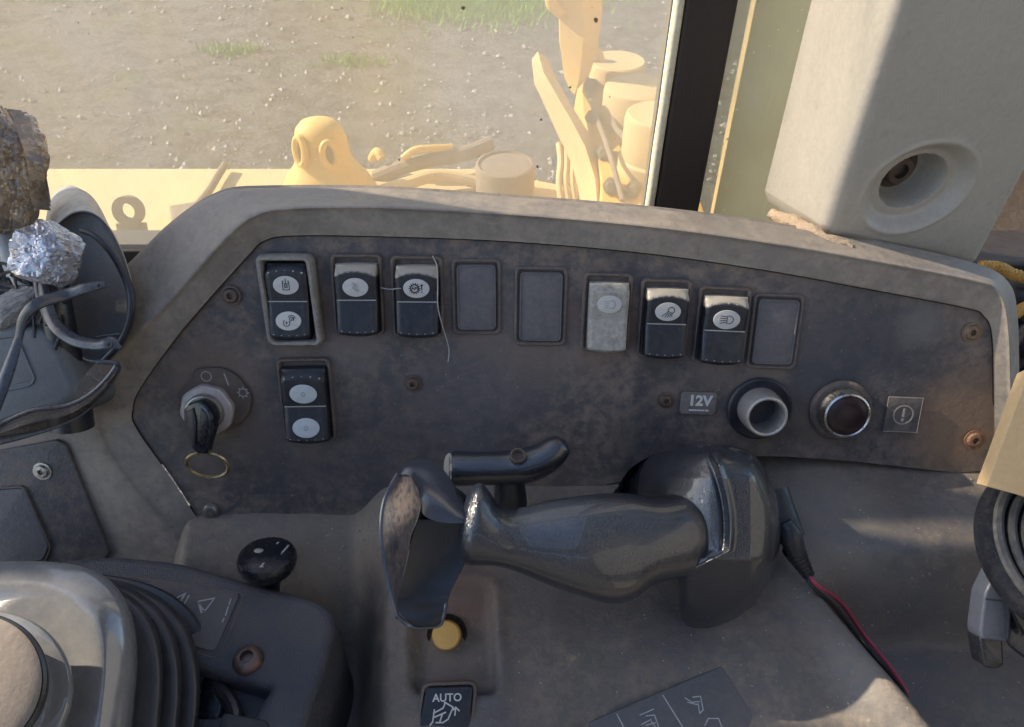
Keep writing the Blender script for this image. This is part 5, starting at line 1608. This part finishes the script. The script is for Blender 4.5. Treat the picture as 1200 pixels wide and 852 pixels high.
# hoses and rods between dome and canister
def rod(name, label, pts, r, mat, cat_='hose'):
    m_ = MB(); m_.tube(pts, r, 10, 6); return solo(name, m_, mat, label, cat_)
rod('dark_hydraulic_hose', 'dark hydraulic hose behind the casting and the black canister', [onD(440, 208, .0), onD(470, 196, .03), onD(510, 186, .05), onD(545, 180, .05), onD(575, 168, .06)], .020, M_mblk)
rod('orange_hose', 'short orange-yellow hose above the dark hydraulic hose', [onD(472, 186, .06), onD(486, 176, .08), onD(505, 174, .08), onD(530, 173, .07)], .010, M_yellow)
rod('low_yellow_pipe', 'yellow pipe just over the top edge of the dashboard', [onD(440, 226, .02), onD(480, 214, .04), onD(515, 206, .04), onD(560, 214, .02)], .016, M_yellow2, 'pipe')
rod('yellow_pipe_bend', 'small yellow pipe bend beside the cast dome', [onD(436, 186, .02), onD(442, 178, .06), onD(448, 186, .05)], .012, M_yellow, 'pipe')

# right cluster: upright post, angled bar, casting with round caps
def Q(px, py, y): return on_y(px, py, y)
YC = 1.75
pst_ = thing('yellow_upright_post', 'bright yellow upright post seen at the top of the window', 'post', Q(672, 140, YC))
mb = MB()
pf = []
for (py, xl_, xr_) in ((-160, 648, 712), (0, 652, 706), (12, 656, 706), (60, 657, 700), (90, 661, 690), (105, 668, 676)):
    a, b = Q(xl_, py, YC), Q(xr_, py, YC)
    w = (b - a).length
    pf.append([a, a + V((w * .55, -.03, 0)), b, b + V((0, .06, 0)), a + V((0, .07, 0))])
mb.loft(pf)
obj('post_body', mb, M_yellow, pst_, smooth=20)
mb = MB(); mb.tube([Q(648, -40, YC), Q(646, 0, YC), Q(652, 10, YC), Q(660, 16, YC)], .014, 12, 5)
obj('post_lug', mb, M_yellow, pst_)
mb = MB()
bar = []
for (x, y, w, h) in ((632, 64, 9, 8), (640, 92, 14, 14), (655, 120, 15, 18), (672, 150, 17, 22), (690, 185, 20, 26), (702, 225, 22, 30), (705, 262, 22, 30)):
    yy = YC - .05 - (y - 60) * .0012
    bar.append([Q(x - w, y + 6, yy), Q(x - w * .2, y - h * .5, yy - .01), Q(x + w, y + 4, yy), Q(x + w * .8, y + h, yy + .04), Q(x - w * .7, y + h, yy + .04)])
mb.loft(bar)
solo('angled_yellow_bar', mb, M_yellow2, 'slanting yellow bar leading down from the foot of the upright post', 'bar', smooth=25)
cs = thing('yellow_valve_block', 'dusty yellow casting crowned by stepped round caps at the right of the window', 'valve block', Q(740, 250, 1.35))
mb = MB()
blk = []
for (y, xl_, xr_, yy) in ((62, 684, 730, 1.95), (90, 682, 760, 1.85), (130, 684, 790, 1.72), (170, 697, 800, 1.58), (210, 706, 810, 1.46), (262, 706, 830, 1.34)):
    a, b = Q(xl_, y, yy), Q(xr_, y, yy)
    blk.append([a, b, b + V((0, .3, -.35)), a + V((0, .3, -.35))])
mb.loft(blk)
obj('block_body', mb, M_yellow, cs, smooth=30)
def capst(px, py, rpx, y, h, nm='round_cap'):
    c = Q(px, py, y); r = rpx * y / .88 / 900
    m_ = MB(Matrix.Translation(c)); m_.lathe([(r * 1.08, -h * 1.3), (r * 1.08, -h * .95), (r, -h * .9), (r, -h * .1), (r * .96, 0), (r * .9, .003), (.002, .003)], n=40)
    return obj(nm, m_, M_yellow2, cs)
capst(724, 72, 30, 1.86, .09); capst(748, 102, 36, 1.68, .10); capst(772, 134, 36, 1.50, .10)
def small_bolt(px, py, y, r=.012):
    c = Q(px, py, y)
    zx_ = (V((-.2, -.9, .4))).normalized(); yx_ = (V((0, 0, 1)) - zx_ * zx_.z).normalized()
    m_ = MB(frame(c, yx_.cross(zx_), yx_, zx_)); m_.lathe([(r * 1.5, -.03), (r * 1.5, .003), (r, .004), (r, .014), (r * .8, .016)], n=6, caps=(False, True))
    return obj('bolt', m_, M_mblk, cs)
for a in ((692, 100, 1.80), (694, 138, 1.68), (708, 178, 1.53), (716, 218, 1.42), (742, 222, 1.41)): small_bolt(*a)
mb = MB()
mb.tube([Q(680, 78, 1.86), Q(688, 62, 1.86), Q(700, 60, 1.86), Q(706, 78, 1.86)], .010, 10, 5)
obj('lifting_loop', mb, M_yellow2, cs)
mb = MB(); mb.tube([Q(688, 92, 1.80), Q(697, 132, 1.66), Q(712, 172, 1.50), Q(730, 235, 1.36)], .006, 8, 5)
mb.tube([Q(715, 128, 1.66), Q(722, 150, 1.60), Q(735, 165, 1.52), Q(752, 190, 1.45)], .007, 8, 5)
obj('grease_line', mb, M_mblk, cs)
mb = MB()
for k_ in range(4):
    mb.tube([Q(655 + 7 * k_, 168 + 3 * k_, 1.62), Q(657 + 7 * k_, 190, 1.58), Q(655 + 8 * k_, 215, 1.54), Q(660 + 8 * k_, 250, 1.5)], .007, 8, 4)
solo('hose_bundle', mb, M_yellow2, 'bundle of thin dusty hoses left of the yellow casting', 'hoses')

# ================================================================ GROUND
M_ground, nt, b, co = new_mat('gravel_and_dirt')
big = noise(nt, co, .55, 6, .6, .5); mid = noise(nt, co, 4, 8, .7); fine = noise(nt, co, 38, 6, .75)
vo = nt.nodes.new('ShaderNodeTexVoronoi'); vo.inputs['Scale'].default_value = 34; nt.links.new(co, vo.inputs['Vector'])
c = mixc(nt, ramp(nt, mid, .38, .60), (.052, .050, .050), (.135, .130, .125))
c = mixc(nt, ramp(nt, fine, .50, .66), c, (.26, .245, .23))
c = mixc(nt, math_(nt, 'MULTIPLY', ramp(nt, fine, .30, .44, 1, 0), .8), c, (.05, .043, .038))
c = mixc(nt, math_(nt, 'MULTIPLY', ramp(nt, noise(nt, co, 1.3, 6, .65), .56, .70), .6), c, (.10, .13, .045))
c = mixc(nt, math_(nt, 'MULTIPLY', ramp(nt, noise(nt, co, 90, 2, .5), .66, .72), .8), c, (.55, .53, .50))
nt.links.new(c, b.inputs['Base Color']); b.inputs['Roughness'].default_value = .95
bp = nt.nodes.new('ShaderNodeBump'); bp.inputs['Strength'].default_value = .9; bp.inputs['Distance'].default_value = .05
nt.links.new(math_(nt, 'ADD', fine, math_(nt, 'MULTIPLY', mid, 1.5)), bp.inputs['Height']); nt.links.new(bp.outputs[0], b.inputs['Normal'])
mb = MB()
gx = [-400, -60, -20] + list(np.linspace(-9, 9, 70)) + [20, 60, 400]
gy = [-400, -40, -5, 0] + list(np.linspace(1, 14, 60)) + [30, 80, 400]
vs = [(x, y, (.03 * mnoise.noise(V((x * .9, y * .9, 0))) + .012 * mnoise.noise(V((x * 4, y * 4, 2)))) if abs(x) < 9.5 and 0 < y < 14.5 else 0) for y in gy for x in gx]
mb.add(vs, [(i * len(gx) + j, i * len(gx) + j + 1, (i + 1) * len(gx) + j + 1, (i + 1) * len(gx) + j) for i in range(len(gy) - 1) for j in range(len(gx) - 1)])
g = obj('ground', mb, M_ground, smooth=80); tag(g, 'grey-brown gravel yard outside the window', kind='structure')

M_stone = surf('yard_stone', (.24, .22, .20), (.42, .40, .38), .9, .8, .95, 3, .3, 60)
rnd = random.Random(5)
mb = MB()
for _ in range(8500):
    y = 2.2 + 8.5 * rnd.random() ** 1.3; x = (rnd.random() * 2 - 1) * (1.0 + y * .75)
    r = .006 + .026 * rnd.random() ** 3.5
    if rnd.random() < .008: r = .04
    pts = [V((x + r * rnd.uniform(.6, 1.3) * a, y + r * rnd.uniform(.6, 1.3) * b, rnd.uniform(-.1, .1) * r)) for a, b in ((1, 0), (.3, .9), (-.8, .6), (-.8, -.5), (.2, -1))]
    tp_ = V((x + r * rnd.uniform(-.3, .3), y + r * rnd.uniform(-.3, .3), r * rnd.uniform(.5, .9)))
    mb.add([*(p + V((0, 0, .005)) for p in pts), tp_ + V((0, 0, .005))], [(0, 1, 5), (1, 2, 5), (2, 3, 5), (3, 4, 5), (4, 0, 5)])
o = obj('gravel_stones', mb, M_stone, smooth=0); tag(o, 'loose pale stones scattered over the gravel yard', kind='stuff')

M_grass = surf('grass_blades', (.11, .30, .03), (.20, .38, .05), .8, .7, .9, 2, .1, 60)
mb = MB()
def g_at(px, py):
    q = on_z(px, py, -2.6); return q.x, q.y
cl_ = [(g_at(565, -2), .95, .75, 16000), (g_at(60, -22), 1.2, .6, 9000), (g_at(250, -14), .9, .35, 500), (g_at(700, 0), .5, .4, 200), (g_at(420, 75), .35, .15, 120), (g_at(270, 62), .35, .15, 120)]
for (cx_, cy_), sx_, sy_, n_ in cl_:
    for _ in range(n_):
        x = cx_ + rnd.gauss(0, .45) * sx_; y = cy_ + rnd.gauss(0, .45) * sy_
        h = rnd.uniform(.04, .11); a = rnd.uniform(0, 6.28); w = .009
        bx, by = math.cos(a) * w, math.sin(a) * w
        lx, ly = rnd.gauss(0, .03), rnd.gauss(0, .03)
        mb.add([(x - bx, y - by, 0), (x + bx, y + by, 0), (x + lx, y + ly, h)], [(0, 1, 2)])
o = obj('grass', mb, M_grass, smooth=0); tag(o, 'patchy green grass at the far side of the yard', kind='stuff')

# crumbs and grit lying on the console
mb = MB(); rc_ = random.Random(21)
spotc = [(rc_.gauss(380, 22), rc_.gauss(640, 18)) for _ in range(40)] + [(rc_.uniform(440, 860), rc_.uniform(590, 600)) for _ in range(40)] + [(rc_.uniform(930, 1140), rc_.uniform(560, 840)) for _ in range(70)] + [(rc_.uniform(450, 900), rc_.uniform(690, 850)) for _ in range(50)]
for (px, py) in spotc:
    c = lz((px, py)); r = rc_.uniform(.0002, .0007)
    pts = [c + V((r * rc_.uniform(.5, 1.5) * math.cos(a), r * rc_.uniform(.5, 1.5) * math.sin(a), 0)) for a in (0, 1.6, 3.1, 4.7)]
    mb.add(pts + [c + V((0, 0, r * 1.2))], [(0, 1, 4), (1, 2, 4), (2, 3, 4), (3, 0, 4)])
o = obj('grit_crumbs', mb, surf('pale_grit', (.42, .38, .32), (.30, .24, .18), .8, .8, .9, 200, .1, 300), smooth=0); tag(o, 'pale grit and crumbs scattered over the lower console', kind='stuff')
